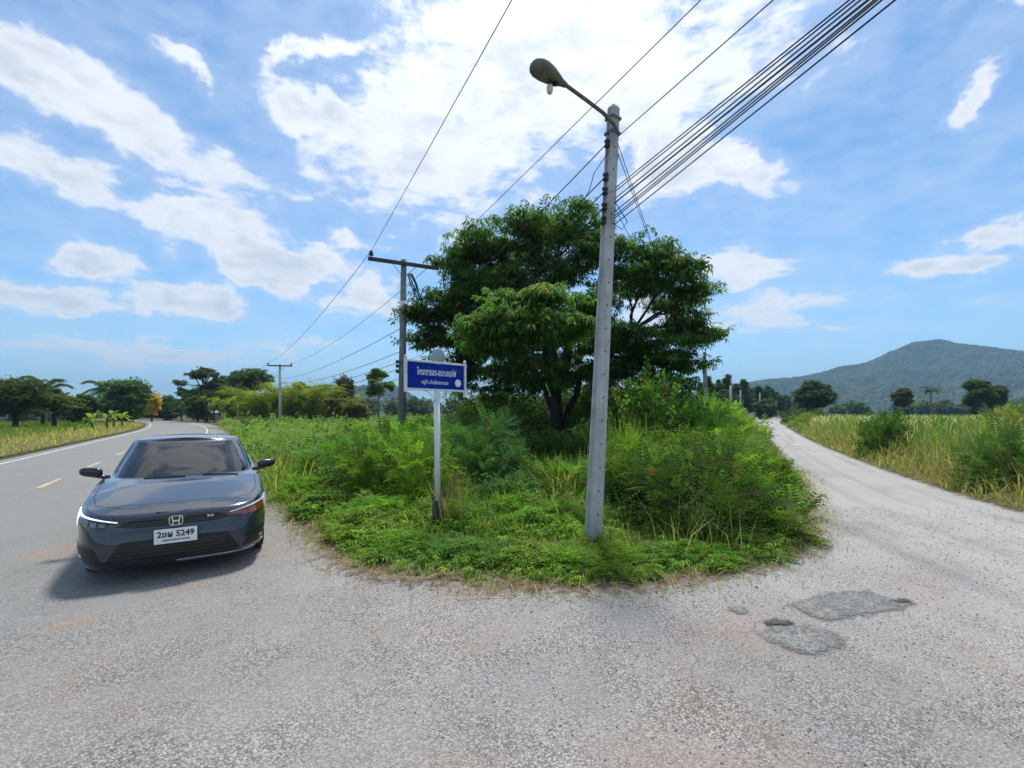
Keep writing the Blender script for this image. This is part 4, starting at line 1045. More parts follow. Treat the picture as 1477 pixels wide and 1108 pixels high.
T_FEATHER = [tpl_pinnate(6, .30, .105, .036, .4, .4, s) for s in range(2)]
T_FINE = [tpl_pinnate(7, .28, .085, .024, .25, .5, s) for s in (3, 4)]
T_BROAD = [tpl_spray(7, .24, .048, s) for s in (5, 6)]
T_HEART = [tpl_spray(5, .20, .060, s) for s in (7, 8)]
T_ROS = [tpl_rosette(7, .16, .05, .6, s) for s in (9, 10)]
C_BRIGHT, C_MID, C_DARK, C_BLUE, C_OLIVE = (.100, .190, .024), (.060, .130, .022), (.030, .072, .018), (.038, .086, .030), (.110, .135, .035)
def make_bush(kind, col, rx, rz, n, name='shrub'):
    o = empty(name)
    T_ = dict(feather=T_FEATHER, fine=T_FINE, broad=T_BROAD, heart=T_HEART, ros=T_ROS)[kind]; parts = []
    for tt in T_:
        m_ = n // len(T_); p, d = dome(m_, rx, rz)
        dr = d * arr([1, 1, .45]) + rng.normal(0, .45, (m_, 3)) + arr([0, 0, .25 if kind != 'heart' else -.1])
        sc = rng.uniform(.7, 1.3, m_)
        parts.append(scatter(tt, p, dr, sc, tint(m_, col)))
    V, Q, C = merge(parts)
    link('foliage', npmesh('foliage', V, Q, C), LEAF, o); stems(o, TWIG, 9, rx*.8, rz)
    return o
used_proto = set()
def copy_tree(o):
    c = o.copy(); COL.objects.link(c)
    for ch in o.children:
        k_ = ch.copy(); COL.objects.link(k_); k_.parent = c
    return c
PROTO = {}
def plant(kind, col, u, Y, rx, rz, label, group='shrubs of the roadside thicket', cat='shrub', dens=1.0, name='shrub', x=None):
    key = (kind, col, name)
    lst = PROTO.setdefault(key, [])
    if len(lst) < 2:
        n = {'feather': 760, 'fine': 900, 'broad': 760, 'heart': 560, 'ros': 700}[kind]
        o = make_bush(kind, col, 1.0, 1.0, n, name); lst.append(o)
    else: o = copy_tree(lst[rng.integers(2)])
    X, Yv = XY(u, Y) if x is None else (x, Y)
    o.location = (X, Yv, 0.0); o.rotation_euler = (0, 0, rng.uniform(0, 6.28)); o.scale = (rx, rx * rng.uniform(.9, 1.1), rz)
    tag(o, label, cat, group); return o

# ---- named shrubs of the island
plant('fine', (.020, .052, .014), 1000, 6.3, 1.2, 1.12, 'large dark feathery shrub right of the lamp pole foot')
plant('feather', C_BRIGHT, 1062, 7.2, .70, .85, 'bright green shrub on the right flank of the dark feathery one')
plant('feather', C_MID, 915, 6.9, .65, .95, 'mid green shrub just behind the lamp pole to its right')
plant('feather', C_MID, 560, 8.3, 1.05, 1.20, 'rounded feathery shrub left of the sign post')
plant('feather', C_BRIGHT, 613, 7.4, .62, 1.10, 'bright feathery shrub directly behind the sign post')
plant('fine', C_BLUE, 690, 8.9, .95, 1.35, 'wispy dark shrub between the sign post and the big tree')
plant('heart', C_BLUE, 741, 8.2, .42, 1.12, 'upright column of pale-backed vine leaves in the middle', cat='vine', name='vine_column')
plant('heart', C_BLUE, 728, 7.2, .62, .66, 'low mound smothered in pale vine leaves', cat='vine', name='vine_mound')
plant('broad', (.055, .045, .050), 497, 15.5, .9, 1.0, 'purplish grey twiggy shrub on the left of the thicket')
plant('broad', C_MID, 948, 13.5, 1.7, 2.5, 'tall dark shrub under the right side of the big tree')
plant('broad', C_DARK, 885, 15.5, 1.6, 2.4, 'dark shrub close behind the lamp pole shaft')
# ---- the mass of the thicket: alike shrubs
THICK = []
THK = 'green shrub growing in the thicket round the big tree'
for (kind, col, u, Y, rx, rz) in [('feather', C_MID, 520, 9.6, 1.0, 1.0), ('broad', C_MID, 478, 11, 1.0, .85), ('feather', C_BRIGHT, 640, 10.5, 1.0, 1.15), ('broad', C_BRIGHT, 590, 11.5, 1.1, 1.15),
    ('feather', C_MID, 845, 7.9, .7, .75), ('broad', C_MID, 800, 8.3, .75, .72), ('broad', C_BRIGHT, 965, 8.2, .9, .9), ('feather', C_MID, 1020, 8.6, .95, .95), ('feather', C_BRIGHT, 905, 9.4, .8, 1.0),
    ('feather', C_MID, 1055, 10.2, 1.05, 1.0), ('broad', C_MID, 985, 10.4, 1.1, 1.15), ('feather', C_BRIGHT, 1040, 12.4, 1.2, 1.25), ('feather', C_MID, 1066, 13.2, .9, .95),
    ('feather', C_MID, 1000, 14.5, 1.4, 1.65), ('feather', C_BRIGHT, 1040, 16.5, 1.3, 1.55), ('broad', C_MID, 1062, 18.5, 1.0, 1.3), ('feather', C_BRIGHT, 1025, 21, 1.5, 2.0), ('feather', C_MID, 1052, 24, 1.1, 1.6),
    ('feather', C_OLIVE, 1056, 31, 1.2, 1.5), ('broad', C_BRIGHT, 1040, 36, 1.8, 2.4), ('feather', C_MID, 1066, 42, 1.1, 1.5), ('broad', C_DARK, 960, 19, 1.7, 2.1), ('broad', C_DARK, 850, 20, 1.9, 2.2), ('broad', C_DARK, 740, 19, 1.8, 2.3), ('broad', C_DARK, 790, 22, 2.2, 2.9), ('broad', C_DARK, 690, 21, 2.0, 2.2), ('broad', C_DARK, 845, 24, 2.4, 3.0), ('broad', C_DARK, 900, 22, 2.2, 2.8),
    ('feather', C_DARK, 690, 14, 1.3, 1.3), ('broad', C_DARK, 770, 13, 1.2, .95), ('broad', C_DARK, 830, 12, 1.1, .9), ('feather', C_MID, 655, 13, 1.3, 1.3), ('broad', C_MID, 545, 14, 1.3, 1.1), ('feather', C_BRIGHT, 600, 16, 1.5, 1.2),
    ('broad', C_DARK, 720, 11, .9, .9), ('broad', C_MID, 940, 7.3, .6, .85), ('broad', C_MID, 1092, 9.2, .75, .75), ('feather', C_MID, 880, 11.5, 1.0, 1.15)]:
    reg = 'beside the far bend of the gravel lane' if Y >= 28 else 'left of the big tree' if u < 660 else 'in the shade under the big tree' if u < 905 and Y >= 10.5 else 'between sign post and lamp pole' if u < 870 else 'right of the lamp pole' if Y < 11.5 else 'in the tall bank right of the tree'
    THICK.append((u, {C_BRIGHT: 'bright green', C_MID: 'mid green', C_DARK: 'dark green', C_OLIVE: 'olive'}[col] + (' feathery' if kind == 'feather' else ' broad-leaved') + ' shrub ' + reg, plant(kind, col, u, Y, rx, rz, THK)))
WEEDS = []
LOW = 'low leafy weed clump along the front of the grass verge'
for (kind, col, u, Y, rx, rz) in [('ros', C_BRIGHT, 520, 5.75, .55, .42), ('broad', C_BRIGHT, 575, 5.25, .55, .40), ('feather', C_MID, 640, 4.95, .45, .36), ('broad', C_MID, 700, 4.85, .55, .36), ('ros', C_BRIGHT, 760, 4.75, .50, .32),
    ('broad', C_BRIGHT, 820, 4.65, .45, .38), ('feather', C_BRIGHT, 885, 4.62, .45, .42), ('ros', C_MID, 950, 4.75, .45, .36), ('broad', C_BRIGHT, 1010, 4.9, .45, .34), ('ros', C_MID, 470, 7.0, .55, .45), ('broad', C_BRIGHT, 440, 8.4, .6, .5),
    ('feather', C_BRIGHT, 545, 6.6, .55, .5), ('broad', C_MID, 680, 5.9, .55, .5), ('ros', C_BRIGHT, 780, 5.8, .55, .45), ('feather', C_BRIGHT, 1095, 5.9, .5, .45), ('broad', C_MID, 1065, 5.15, .45, .40), ('ros', C_BRIGHT, 600, 6.3, .5, .45), ('feather', C_MID, 820, 6.2, .5, .5), ('broad', C_BRIGHT, 735, 6.5, .5, .5)]:
    WEEDS.append((u, plant(kind, col, u, Y, rx, rz * (.46 if Y < 5.4 else .72), LOW, 'weed clumps on the verge', 'weed', name='weed_clump')))
ORD = ['leftmost', 'second', 'third', 'fourth', 'fifth', 'sixth', 'seventh', 'eighth', 'ninth', 'tenth', 'eleventh', 'twelfth', 'thirteenth', 'fourteenth', 'fifteenth', 'sixteenth', 'seventeenth', 'eighteenth', 'nineteenth', 'twentieth']
def ordinal(i): return 'leftmost' if i == 0 else ORD[i] + ' from the left'
for i_, (u, o) in enumerate(sorted(WEEDS, key=lambda q: q[0])): o['label'] = 'low leafy weed clump along the front of the grass verge, ' + ordinal(i_)
for lb in {q[1] for q in THICK}:
    grp_ = sorted([q for q in THICK if q[1] == lb], key=lambda q: q[0])
    for i_, q in enumerate(grp_): q[2]['label'] = lb if len(grp_) == 1 else lb + ', ' + ordinal(i_)
# right-hand field shrubs
plant('fine', C_DARK, 1472, 8.9, 1.0, 1.1, 'blurred dark shrub at the right edge beside the gravel lane', 'shrubs in the right-hand field')
plant('broad', C_DARK, 1282, 15.5, .95, 1.55, 'dark leafy shrub standing in the tall grass right of the lane', 'shrubs in the right-hand field')
plant('broad', C_MID, 1345, 17, 1.1, 1.25, 'mid green shrub behind the pale plumed grass', 'shrubs in the right-hand field')
plant('feather', C_OLIVE, 1462, 22, 1.5, 1.9, 'yellow-green bush at the far right above the tall grass', 'shrubs in the right-hand field')
plant('broad', C_OLIVE, 1165, 52, 1.8, 1.6, 'pale green bush beside the lane at the foot of the round tree', 'shrubs in the right-hand field')
plant('broad', C_DARK, 1148, 62, 1.9, 2.0, 'dark bush at the lane bend left of the round tree', 'shrubs in the right-hand field')
plant('broad', C_DARK, 1180, 58, 1.4, 2.0, 'small dark bush right of the lane in front of the round tree', 'shrubs in the right-hand field')

# ---- grass
def blades(pos, h, wd, col, lean=.35, curl=.35, seg=2):
    """upright blades, two quads each, bending over towards the tip"""
    n = len(pos); a = rng.uniform(0, 6.28, n); d = np.c_[np.cos(a), np.sin(a)]; s = np.c_[-d[:, 1], d[:, 0]]
    # blades are seen face-on or edge-on at random
    ln = np.abs(rng.normal(0, lean, n)) * h; cl = np.abs(rng.normal(0, curl, n)) * h
    z0 = pos[:, 2]
    def pt(f, w_):
        off = d * (ln * f + cl * f * f)[:, None]; z = z0 + h * f * np.sqrt(np.clip(1 - (ln/h*.5*f)**2, .2, 1)) - cl * f**3 * .45
        l = np.c_[pos[:, :2] + off - s * (wd * w_ / 2)[:, None], z]; r_ = np.c_[pos[:, :2] + off + s * (wd * w_ / 2)[:, None], z]
        return l, r_
    L0, R0 = pt(0, .8); L1, R1 = pt(.5, 1.0); L2, R2 = pt(1.0, .12)
    V = np.stack([L0, R0, L1, R1, L2, R2], 1); i = np.arange(n)[:, None] * 6
    Q = np.concatenate([i + arr([0, 1, 3, 2]).astype(int), i + arr([2, 3, 5, 4]).astype(int)])
    C = np.repeat(col[:, None], 6, 1)
    return V.reshape(-1, 3), Q, C.reshape(-1, 3)
def spread(n, poly, box, power=1.0, clump=0, cs=.12):
    """random ground points inside a polygon, thicker towards the viewer"""
    out = []
    need = n
    for _ in range(30):
        m_ = need * 3
        x = rng.uniform(box[0], box[1], m_); y = box[2] + (box[3] - box[2]) * rng.random(m_) ** power
        p = np.c_[x, y]; p = p[inside(p, poly)]; out.append(p); need -= len(p)
        if need <= 0: break
    p = np.concatenate(out)[:n]
    if clump:
        c = p[rng.integers(0, max(1, len(p)//clump), len(p))]; p = c + rng.normal(0, cs, p.shape); p = p[inside(p, poly)]
    return np.c_[p, np.zeros(len(p))]
G1, G2, G3, STRAW, BROWN = arr([.095, .165, .022]), arr([.055, .115, .018]), arr([.14, .165, .035]), arr([.26, .215, .105]), arr([.15, .115, .055])
def gcol(n, wts, cols, var=.18):
    idx = rng.choice(len(cols), n, p=arr(wts)/sum(wts)); c = arr(cols)[idx] * (1 + rng.normal(0, var, (n, 1))).clip(.5, 1.6); return c
parts = []
# turf over the island, thin at its rim
p = spread(80000, ISLE_C, (-6, 9, 3.8, 16), 1.5); de = dist_poly(p[:, :2], ISLE[ISLE[:, 1] < 60])
kp = rng.random(len(p)) < np.clip((de - .02) / .25, 0.03, 1); p, de = p[kp], de[kp]
h = rng.uniform(.10, .34, len(p)) * np.clip(.35 + de * .9, .35, 1.15) * np.clip((p[:, 1] - 3.4) / 3.2, .45, 1)
parts.append(blades(p, h, .005 + .0008 * p[:, 1], gcol(len(p), [5, 4, 4, 1.4], [G1, G2, G3, STRAW]), .4, .45))
# longer tufts
p = spread(15000, ISLE_C, (-6, 9, 3.9, 14), 1.2, 40, .09); de = dist_poly(p[:, :2], ISLE[ISLE[:, 1] < 60]); kp = de > .12; p, de = p[kp], de[kp]
parts.append(blades(p, rng.uniform(.25, .62, len(p)) * np.clip(.30 + de * .40, .35, 1.1) * np.clip((p[:, 1] - 3.2) / 3.2, .45, 1), .008 + .0009 * p[:, 1], gcol(len(p), [4, 3, 3, 1], [G1, G2, G3, STRAW]), .35, .5))
# leafy ground cover among the grass
p = spread(11000, ISLE_C, (-6, 9, 3.9, 13), 1.2); de = dist_poly(p[:, :2], ISLE[ISLE[:, 1] < 60]); p = p[de > .10]
for q in range(2):
    pp = p[q::2].copy(); pp[:, 2] = rng.uniform(.03, .28, len(pp)) * np.clip((pp[:, 1] - 3.2) / 3.2, .35, 1)
    parts.append(scatter(T_ROS[q], pp, rng.normal(0, 1, (len(pp), 3)) * arr([1, 1, .25]), rng.uniform(.18, .5, len(pp)), tint(len(pp), C_BRIGHT if q else C_MID, .3, .4)))
V, Q, C = merge(parts)
tag(link('verge_grass', npmesh('verge_grass', V, Q, C), GRASS), 'rough green grass and ground cover filling the wedge between the roads', 'grass', kind='stuff')

parts = []
rim = resample(ISLE[(ISLE[:, 1] < 14)], .02); k_ = rng.integers(0, len(rim), 5200); p = rim[k_] + rng.normal(0, .16, (5200, 2)); p = np.c_[p, np.full(len(p), .022)]
parts.append(blades(p[:2600], rng.uniform(.03, .13, 2600), .004 + .0007 * p[:2600, 1], gcol(2600, [3, 2, 3], [G1, G3, STRAW]), 1.2, .5))
parts.append(scatter(tpl([quadleaf((-.5, 0, 0), (.5, 0, .1), .45, (0, 0, 1), .08)]), p[2600:], np.c_[rng.normal(0, 1, (2600, 2)), rng.normal(0, .15, 2600)], rng.uniform(.015, .05, 2600), gcol(2600, [3, 2, 1], [BROWN, STRAW*.8, arr([.10, .06, .04])])))
V, Q, C = merge(parts)
tag(link('leaf_litter', npmesh('leaf_litter', V, Q, C), GRASS), 'dry leaf litter and creeping runners along the verge rim', 'litter', kind='stuff')

# meadow and crops between the main road and the far trees
parts = []
MEADOW = np.r_[[main(9, .9), main(26, .9), main(40, .7), (-44, 68), (-20, 75), (28, 60), (16, 28), (5, 12), (-3, 9)]]
p = spread(30000, MEADOW, (-44, 26, 8, 70), 1.8)
lft = np.clip((-(p @ arr([.84, .545, 0])) + 3.8) / 3, 0, 1)
h = rng.uniform(.35, .9, len(p))
parts.append(blades(p, h, .010 + .0016 * p[:, 1], gcol(len(p), [4, 3, 5, 1.0], [G1, G2, G3, STRAW]), .3, .35))
p = spread(9000, MEADOW, (-30, 26, 12, 70), 1.6); p[:, 2] = rng.uniform(.35, .95, len(p))
parts.append(scatter(T_BROAD[0], p, rng.normal(0, 1, (len(p), 3)) * arr([1, 1, .4]), rng.uniform(1.1, 2.2, len(p)) * (1 + .02 * p[:, 1]), tint(len(p), (.085, .16, .035), .25, .2)))
V, Q, C = merge(parts)
tag(link('meadow_grass', npmesh('meadow_grass', V, Q, C), GRASS), 'green meadow and leafy crop stretching behind the crossarm pole', 'grass', kind='stuff')

# tall grass on the right of the lane, straw-coloured at the lane edge
parts = []
FR = FIELD_R[(FIELD_R[:, 1] < 130)]; FR = np.r_[FR, [(200, 120), (200, -9)]]
RRl = smooth(RR, 1)
p = spread(52000, FR, (6.5, 34, 4.5, 34), 1.3); de = dist_poly(p[:, :2], RRl)
kp = rng.random(len(p)) < np.clip(1.25 - de / 9, .25, 1); p, de = p[kp], de[kp]
h = np.clip(.14 + de * .75, .14, 1.32) * rng.uniform(.75, 1.2, len(p)); brown = np.clip(1.6 - de, 0, 1)
c = gcol(len(p), [3, 4, 4, 3.0], [G1*.8, G2, G3*.7, STRAW*.75]); cb = gcol(len(p), [3, 3, 2], [BROWN, STRAW*.8, G3])
sel = rng.random(len(p)) < brown; c[sel] = cb[sel]
parts.append(blades(p, h, .008 + .0011 * p[:, 1], c, .28, .55))
p = spread(60000, FR, (6.5, 34, 4.5, 30), 1.5); de = dist_poly(p[:, :2], RRl); p, de = p[de < 2.2], de[de < 2.2]
kp = rng.random(len(p)) < np.clip(de / .5, .08, 1); p, de = p[kp], de[kp]
parts.append(blades(p, rng.uniform(.07, .26, len(p)) * np.clip(.5 + de, .5, 1.4), .006 + .0010 * p[:, 1], gcol(len(p), [4, 3, 3, 2], [BROWN, STRAW*.75, G3*.8, G2]), .45, .4))
p = spread(26000, FR, (14, 110, 20, 105), 1.5); de = dist_poly(p[:, :2], RRl); h = np.clip(.25 + de * .4, .25, 1.25) * rng.uniform(.7, 1.25, len(p))
parts.append(blades(p, h, .02 + .0020 * p[:, 1], gcol(len(p), [3, 4, 3, 2.0], [G1*.8, G2, G3*.75, STRAW*.8]), .25, .45))
# seed plumes nodding over the grass
p = spread(4200, FR, (8, 45, 7, 40), 1.2, 25, .5); de = dist_poly(p[:, :2], RRl); p, de = p[de > 1.2], de[de > 1.2]
p[:, 2] = rng.uniform(.75, 1.2, len(p)) * np.clip(.5 + de * .25, .5, 1.0)
parts.append(blades(p, rng.uniform(.25, .50, len(p)), .007 + .0006 * p[:, 1], gcol(len(p), [3, 1], [arr([.36, .31, .21]), arr([.30, .21, .15])], .12), .35, .5))
V, Q, C = merge(parts)
tag(link('field_grass', npmesh('field_grass', V, Q, C), GRASS), 'tall plumed grass, brown at its foot, right of the gravel lane', 'grass', kind='stuff')

# left roadside: dry yellow verge then green field
parts = []
LC = np.r_[LEFT_E[LEFT_E[:, 1] < 110], [(-150, 100), (-150, -25)]]
p = spread(60000, LC, (-75, -8, 2, 80), 1.5); de = dist_poly(p[:, :2], LEFT_E)
kp = rng.random(len(p)) < np.clip(1.3 - de/30, .3, 1); p, de = p[kp], de[kp]
c = gcol(len(p), [4, 2, 3], [arr([.30, .25, .085]), STRAW, G3]); cg = gcol(len(p), [3, 3, 2], [G1*.8, G2, G3*.7]); sel = rng.random(len(p)) < np.clip((de - 2.4) / 2, 0, .92); c[sel] = cg[sel]
parts.append(blades(p, rng.uniform(.15, .5, len(p)) * np.clip(.5 + de*.3, .5, 1.2), .008 + .0011 * p[:, 1], c, .3, .4))
V, Q, C = merge(parts)
tag(link('roadside_grass', npmesh('roadside_grass', V, Q, C), GRASS), 'dry yellow roadside grass left of the main road', 'grass', kind='stuff')

# reed clumps and dry stalks that stand alone
def grass_clump(name, label, u, Y, n, h, r, cols, wts, wd=.018, lean=.25, curl=.5, group=None):
    o = empty(name, (*XY(u, Y), 0)); tag(o, label, 'grass clump', group)
    p = np.c_[rng.normal(0, r, (n, 2)), np.zeros(n)]; c = gcol(n, wts, cols)
    V, Q, C = blades(p, h * rng.uniform(.55, 1.1, n), np.full(n, wd), c, lean, curl)
    link('blades', npmesh('blades', V, Q, C), GRASS, o); return o
grass_clump('reed_clump', 'tall upright reed clump close behind the lamp pole', 905, 9.8, 220, 1.6, .26, [G1, G2, G3], [3, 3, 2], .028, .14, .25)
grass_clump('grass_clump', 'arching pale grass clump left of the lamp pole', 815, 7.6, 130, 1.0, .14, [G1, G3, STRAW], [2, 2, 2], .018, .3, .7)
grass_clump('grass_clump', 'leafy grass tuft at the foot of the lamp pole', 885, 4.95, 150, .34, .16, [G1, G2], [3, 2], .014, .35, .6)
grass_clump('grass_clump', 'dry stalks standing in front of the dark feathery shrub', 1005, 5.15, 60, .62, .25, [STRAW, G3], [3, 2], .008, .3, .3)
grass_clump('dead_weed', 'brown dead weed standing against the sign post', 652, 5.85, 60, 1.0, .09, [BROWN, STRAW*.7], [3, 2], .009, .16, .2)
grass_clump('dead_weed', 'reddish dead twigs in the right flank of the thicket', 1070, 10.0, 120, 1.25, .30, [arr([.13, .07, .05]), BROWN], [3, 2], .02, .35, .3)

# ---- trees
def limb(b, a, e, r0, r1, n=5, wob=.12, sides=7, rise=.0):
    a, e = Vector(a), Vector(e); L = (e - a).length; pts = []
    for i in range(n):
        f = i/(n-1); p = a.lerp(e, f) + Vector((0, 0, math.sin(f*math.pi) * L * rise))
        if 0 < i < n-1: p += Vector(rng.normal(0, wob * L / n, 3))
        pts.append(p)
    b.tube(pts, [r0 + (r1 - r0) * i/(n-1) for i in range(n)], sides, False); return pts
T_DROOP = [tpl_rosette(7, .19, .058, .6, s, .2) for s in (21, 22, 23)]
# the big tree: tiers of drooping foliage on spreading limbs
BX, BY = XY(800, 17.0)
big_tree = empty('big_tree', (BX, BY, 0)); tag(big_tree, 'large spreading tree with tiered umbrella crown in the middle of the thicket', 'tree')
TIERS = [(805,322,62,20,0,170),(760,338,55,20,-1,170),(838,330,45,18,1,120),(700,352,52,20,-.5,230),(668,385,44,24,0,230),(735,382,60,26,1.2,220),(800,372,60,24,1.5,190),(850,365,42,22,-.5,160),
 (925,372,58,24,-1,270),(962,397,48,20,-1.5,230),(1000,422,30,13,-.8,120),(905,408,50,22,.5,200),(690,425,48,18,.8,190),(640,440,45,15,-.5,210),(600,455,30,9,-.3,90),(665,468,60,20,.3,240),
 (625,492,36,14,.2,150),(690,500,52,18,1.0,200),(770,440,66,17,-3.8,330),(740,468,70,17,-4.4,360),(800,478,60,15,-4.2,300),(712,498,48,14,-4.0,220),(850,452,50,20,-1.5,190),(860,500,60,20,-1,230),
 (975,440,42,14,1.0,130),(985,468,42,15,.5,170),(1012,487,30,10,0,110),(945,500,64,20,-.5,280),(905,478,28,10,-2,70),(985,522,40,15,.2,150),(930,535,60,20,.5,230),(870,540,60,20,1,220),(790,520,75,18,1.5,200),(720,535,60,18,1.5,190),
 (660,520,40,14,1.2,120),(960,560,40,16,-.5,140),(700,565,55,14,2.5,130),(850,575,50,16,2.5,130),(750,552,50,14,1.5,90),(800,545,60,14,-1.0,110),(740,530,45,14,-1.5,90),(845,535,40,14,-1.2,80),(880,590,36,14,.8,90),(770,415,50,14,2.5,90),(650,545,40,14,.6,120),(800,398,70,20,-.5,190),(720,412,60,20,-.8,190),(880,425,36,12,2.5,80),(740,440,40,12,2.8,80)]
parts = []; tb = MB(); ends_ = []
fork = [Vector((0, 0, 2.3)), Vector((.25, .1, 2.6)), Vector((-.2, 0, 2.9))]
for (u, v, ru, rv, dY, n) in TIERS:
    Y = 17.0 + dY * 1.05; c = np.array(P(u, v, Y)) - arr([BX, BY, 0]); rx, rz = ru/F*Y * .97, rv/F*Y * 1.12
    n = int(n * 2.5); nc = max(6, n // 17)
    d = rng.normal(0, 1, (nc, 3)); d /= np.linalg.norm(d, axis=1)[:, None]; rr = rng.random(nc) ** .4
    cc = c + d * rr[:, None] * arr([rx, min(rx, 1.5) * .95, rz]); cc[:, 2] += .10 * rz
    k_ = rng.integers(0, nc, n); off = rng.normal(0, 1, (n, 3)) * arr([.24, .24, .075])
    p = cc[k_] + off
    dr = np.c_[rng.normal(0, 1, (n, 2)), rng.normal(0, .22, n)]
    cl = tint(n, (.034, .080, .016) if dY > -3 else (.050, .108, .018), .28, .10)
    for q in range(3):
        sel = slice(q, None, 3); parts.append(scatter(T_DROOP[q], p[sel], dr[sel], rng.uniform(.6, 1.45, len(p[sel])), cl[sel]))
    ends_.append((Vector(c), cc))
V, Q, C = merge(parts)
link('crown', npmesh('crown', V, Q, C), LEAF, big_tree)
# trunk and boughs
limb(tb, (0, 0, -.2), (.05, 0, 2.5), .28, .20, 5, .05, 12); limb(tb, (.12, 0, .3), (1.0, .2, 3.0), .15, .11, 5, .06, 9); limb(tb, (-.05, 0, 1.6), (-.55, .3, 3.0), .11, .09, 5, .06, 9)
main_l = [limb(tb, (.05, 0, 2.4), (-.3, .2, 5.3), .27, .14, 5, .08, 9), limb(tb, (.05, 0, 2.5), (1.1, .3, 5.4), .22, .12, 5, .08, 9), limb(tb, (1.0, .2, 2.9), (2.9, 0, 4.6), .17, .10, 5, .08, 8), limb(tb, (-.55, .3, 2.9), (-2.4, .2, 4.5), .15, .09, 5, .08, 8), limb(tb, (.05, 0, 2.3), (-.6, -2.2, 4.1), .16, .09, 5, .08, 8), limb(tb, (-.3, .2, 5.2), (.1, .3, 7.2), .13, .06, 5, .1, 7)]
nodes = [p for l in main_l for p in l[1:]]
for c, cc in ends_:
    s = min(nodes, key=lambda p: (p - c).length + max(0, p.z - c.z) * 1.5)
    pts = limb(tb, s, c, .055, .025, 6, .14, 6, .03)
    for q in rng.choice(len(cc), min(7, len(cc)), replace=False):
        limb(tb, pts[rng.integers(2, 6)], cc[q], .020, .006, 4, .15, 4)
tb.build('trunk', BARK, big_tree, True)
# bare leaf tips above the crown
p = np.array([P(u, v, 17) for u, v in ((765, 297), (784, 292), (790, 283), (803, 285), (806, 296), (828, 290), (835, 284), (822, 300), (800, 300), (845, 295), (812, 290), (795, 297))]) - arr([BX, BY, 0])
V, Q, C = scatter(T_DROOP[0], p, rng.normal(0, 1, (len(p), 3)), np.full(len(p), 1.25), tint(len(p), (.03, .06, .015)))
link('topmost_leaves', npmesh('topmost_leaves', V, Q, C), LEAF, big_tree)
tw = MB()
for q in p: limb(tw, (q[0]*.9 + .02, q[1], q[2] - .5), tuple(q), .012, .005, 4, .1, 4)
tag(tw.build('top_twigs', BARK, big_tree), kind='stuff')

T_CLUMP = {'s': [tpl_rosette(6, .30, .16, .4, s, .1) for s in (31, 32)]}
def tree(name, label, u, Y, vtop, vbase_crown, ru, col, dens=1.0, shape='round', trunk=.16, leaf=1.0, mat=BARK, group='background trees', cat='tree', lumps=None, gaps=0.0, trans=LEAF):
    """tree placed by its sight line and distance; crown built of leafy lumps on limbs"""
    X, Yv = XY(u, Y); o = empty(name, (X, Yv, 0)); tag(o, label, cat, group)
    zt = EYE + (V0 - vtop)/F*Y; zb = max(.3, EYE + (V0 - vbase_crown)/F*Y); rx = ru/F*Y; H = zt - zb
    nl = int((lumps or (11 if shape != 'slim' else 7)) * (1.35 if shape != 'slim' else 1)); parts = []; b = MB()
    limb(b, (0, 0, -.2), (rng.normal(0, .1), 0, zb + H*.45), trunk, trunk*.6, 5, .05, 8)
    for i in range(nl):
        a = rng.uniform(0, 6.28)
        if shape == 'round': f = (i + .5)/nl; z = zb + H*(.18 + .66*f); rr = rx * .62 * math.sqrt(max(.05, 1 - (2*f - .9)**2)) * rng.uniform(.5, 1.1); q_ = rng.uniform(.6, 1.15); s = (rx*.40*q_, rx*.40*q_, H*.17*q_)
        elif shape == 'umbrella': f = rng.random(); z = zb + H*(.45 + .4*f); rr = rx*.7*rng.uniform(.2, 1.05)*(1.1 - .6*f); q_ = rng.uniform(.6, 1.15); s = (rx*.36*q_, rx*.36*q_, H*.13*q_)
        elif shape == 'slim': f = (i + .5)/nl; z = zb + H*(.1 + .82*f); rr = rx*.35*rng.random(); s = (rx*.62*(1.1 - .6*f), rx*.62*(1.1 - .6*f), H*.12)
        else: f = (i + .5)/nl; z = zb + H*(.08 + .85*f); rr = rx*.9*rng.uniform(.25, 1)*math.sqrt(max(.1, 1 - (2*f - .8)**2)); q_ = rng.uniform(.6, 1.2); s = (rx*.17*q_, rx*.17*q_, H*.065*q_)
        c = arr([math.cos(a)*rr, math.sin(a)*rr, z])
        lsz = leaf * (Y/55.0) * .72
        n = int(dens * 430 * (1 if shape != 'sparse' else .42))
        d = rng.normal(0, 1, (n, 3)); d /= np.linalg.norm(d, axis=1)[:, None]; sub = c + rng.normal(0, .62, (14, 3)) * arr(s); p = sub[rng.integers(0, 14, n)] + rng.normal(0, .34, (n, 3)) * arr(s) * arr([1.15, 1.15, .75])
        dr = d + rng.normal(0, .6, (n, 3))
        for q in range(2): parts.append(scatter(T_CLUMP['s'][q], p[q::2], dr[q::2], rng.uniform(.7, 1.3, len(p[q::2])) * lsz, tint(len(p[q::2]), col, .24, .08)))
        limb(b, (0, 0, zb + H*.35*rng.random()), tuple(c), trunk*.42, trunk*.12, 5, .1, 5)
    V, Q, C = merge(parts); link('crown', npmesh('crown', V, Q, C), trans, o)
    b.build('trunk', mat, o, True); return o
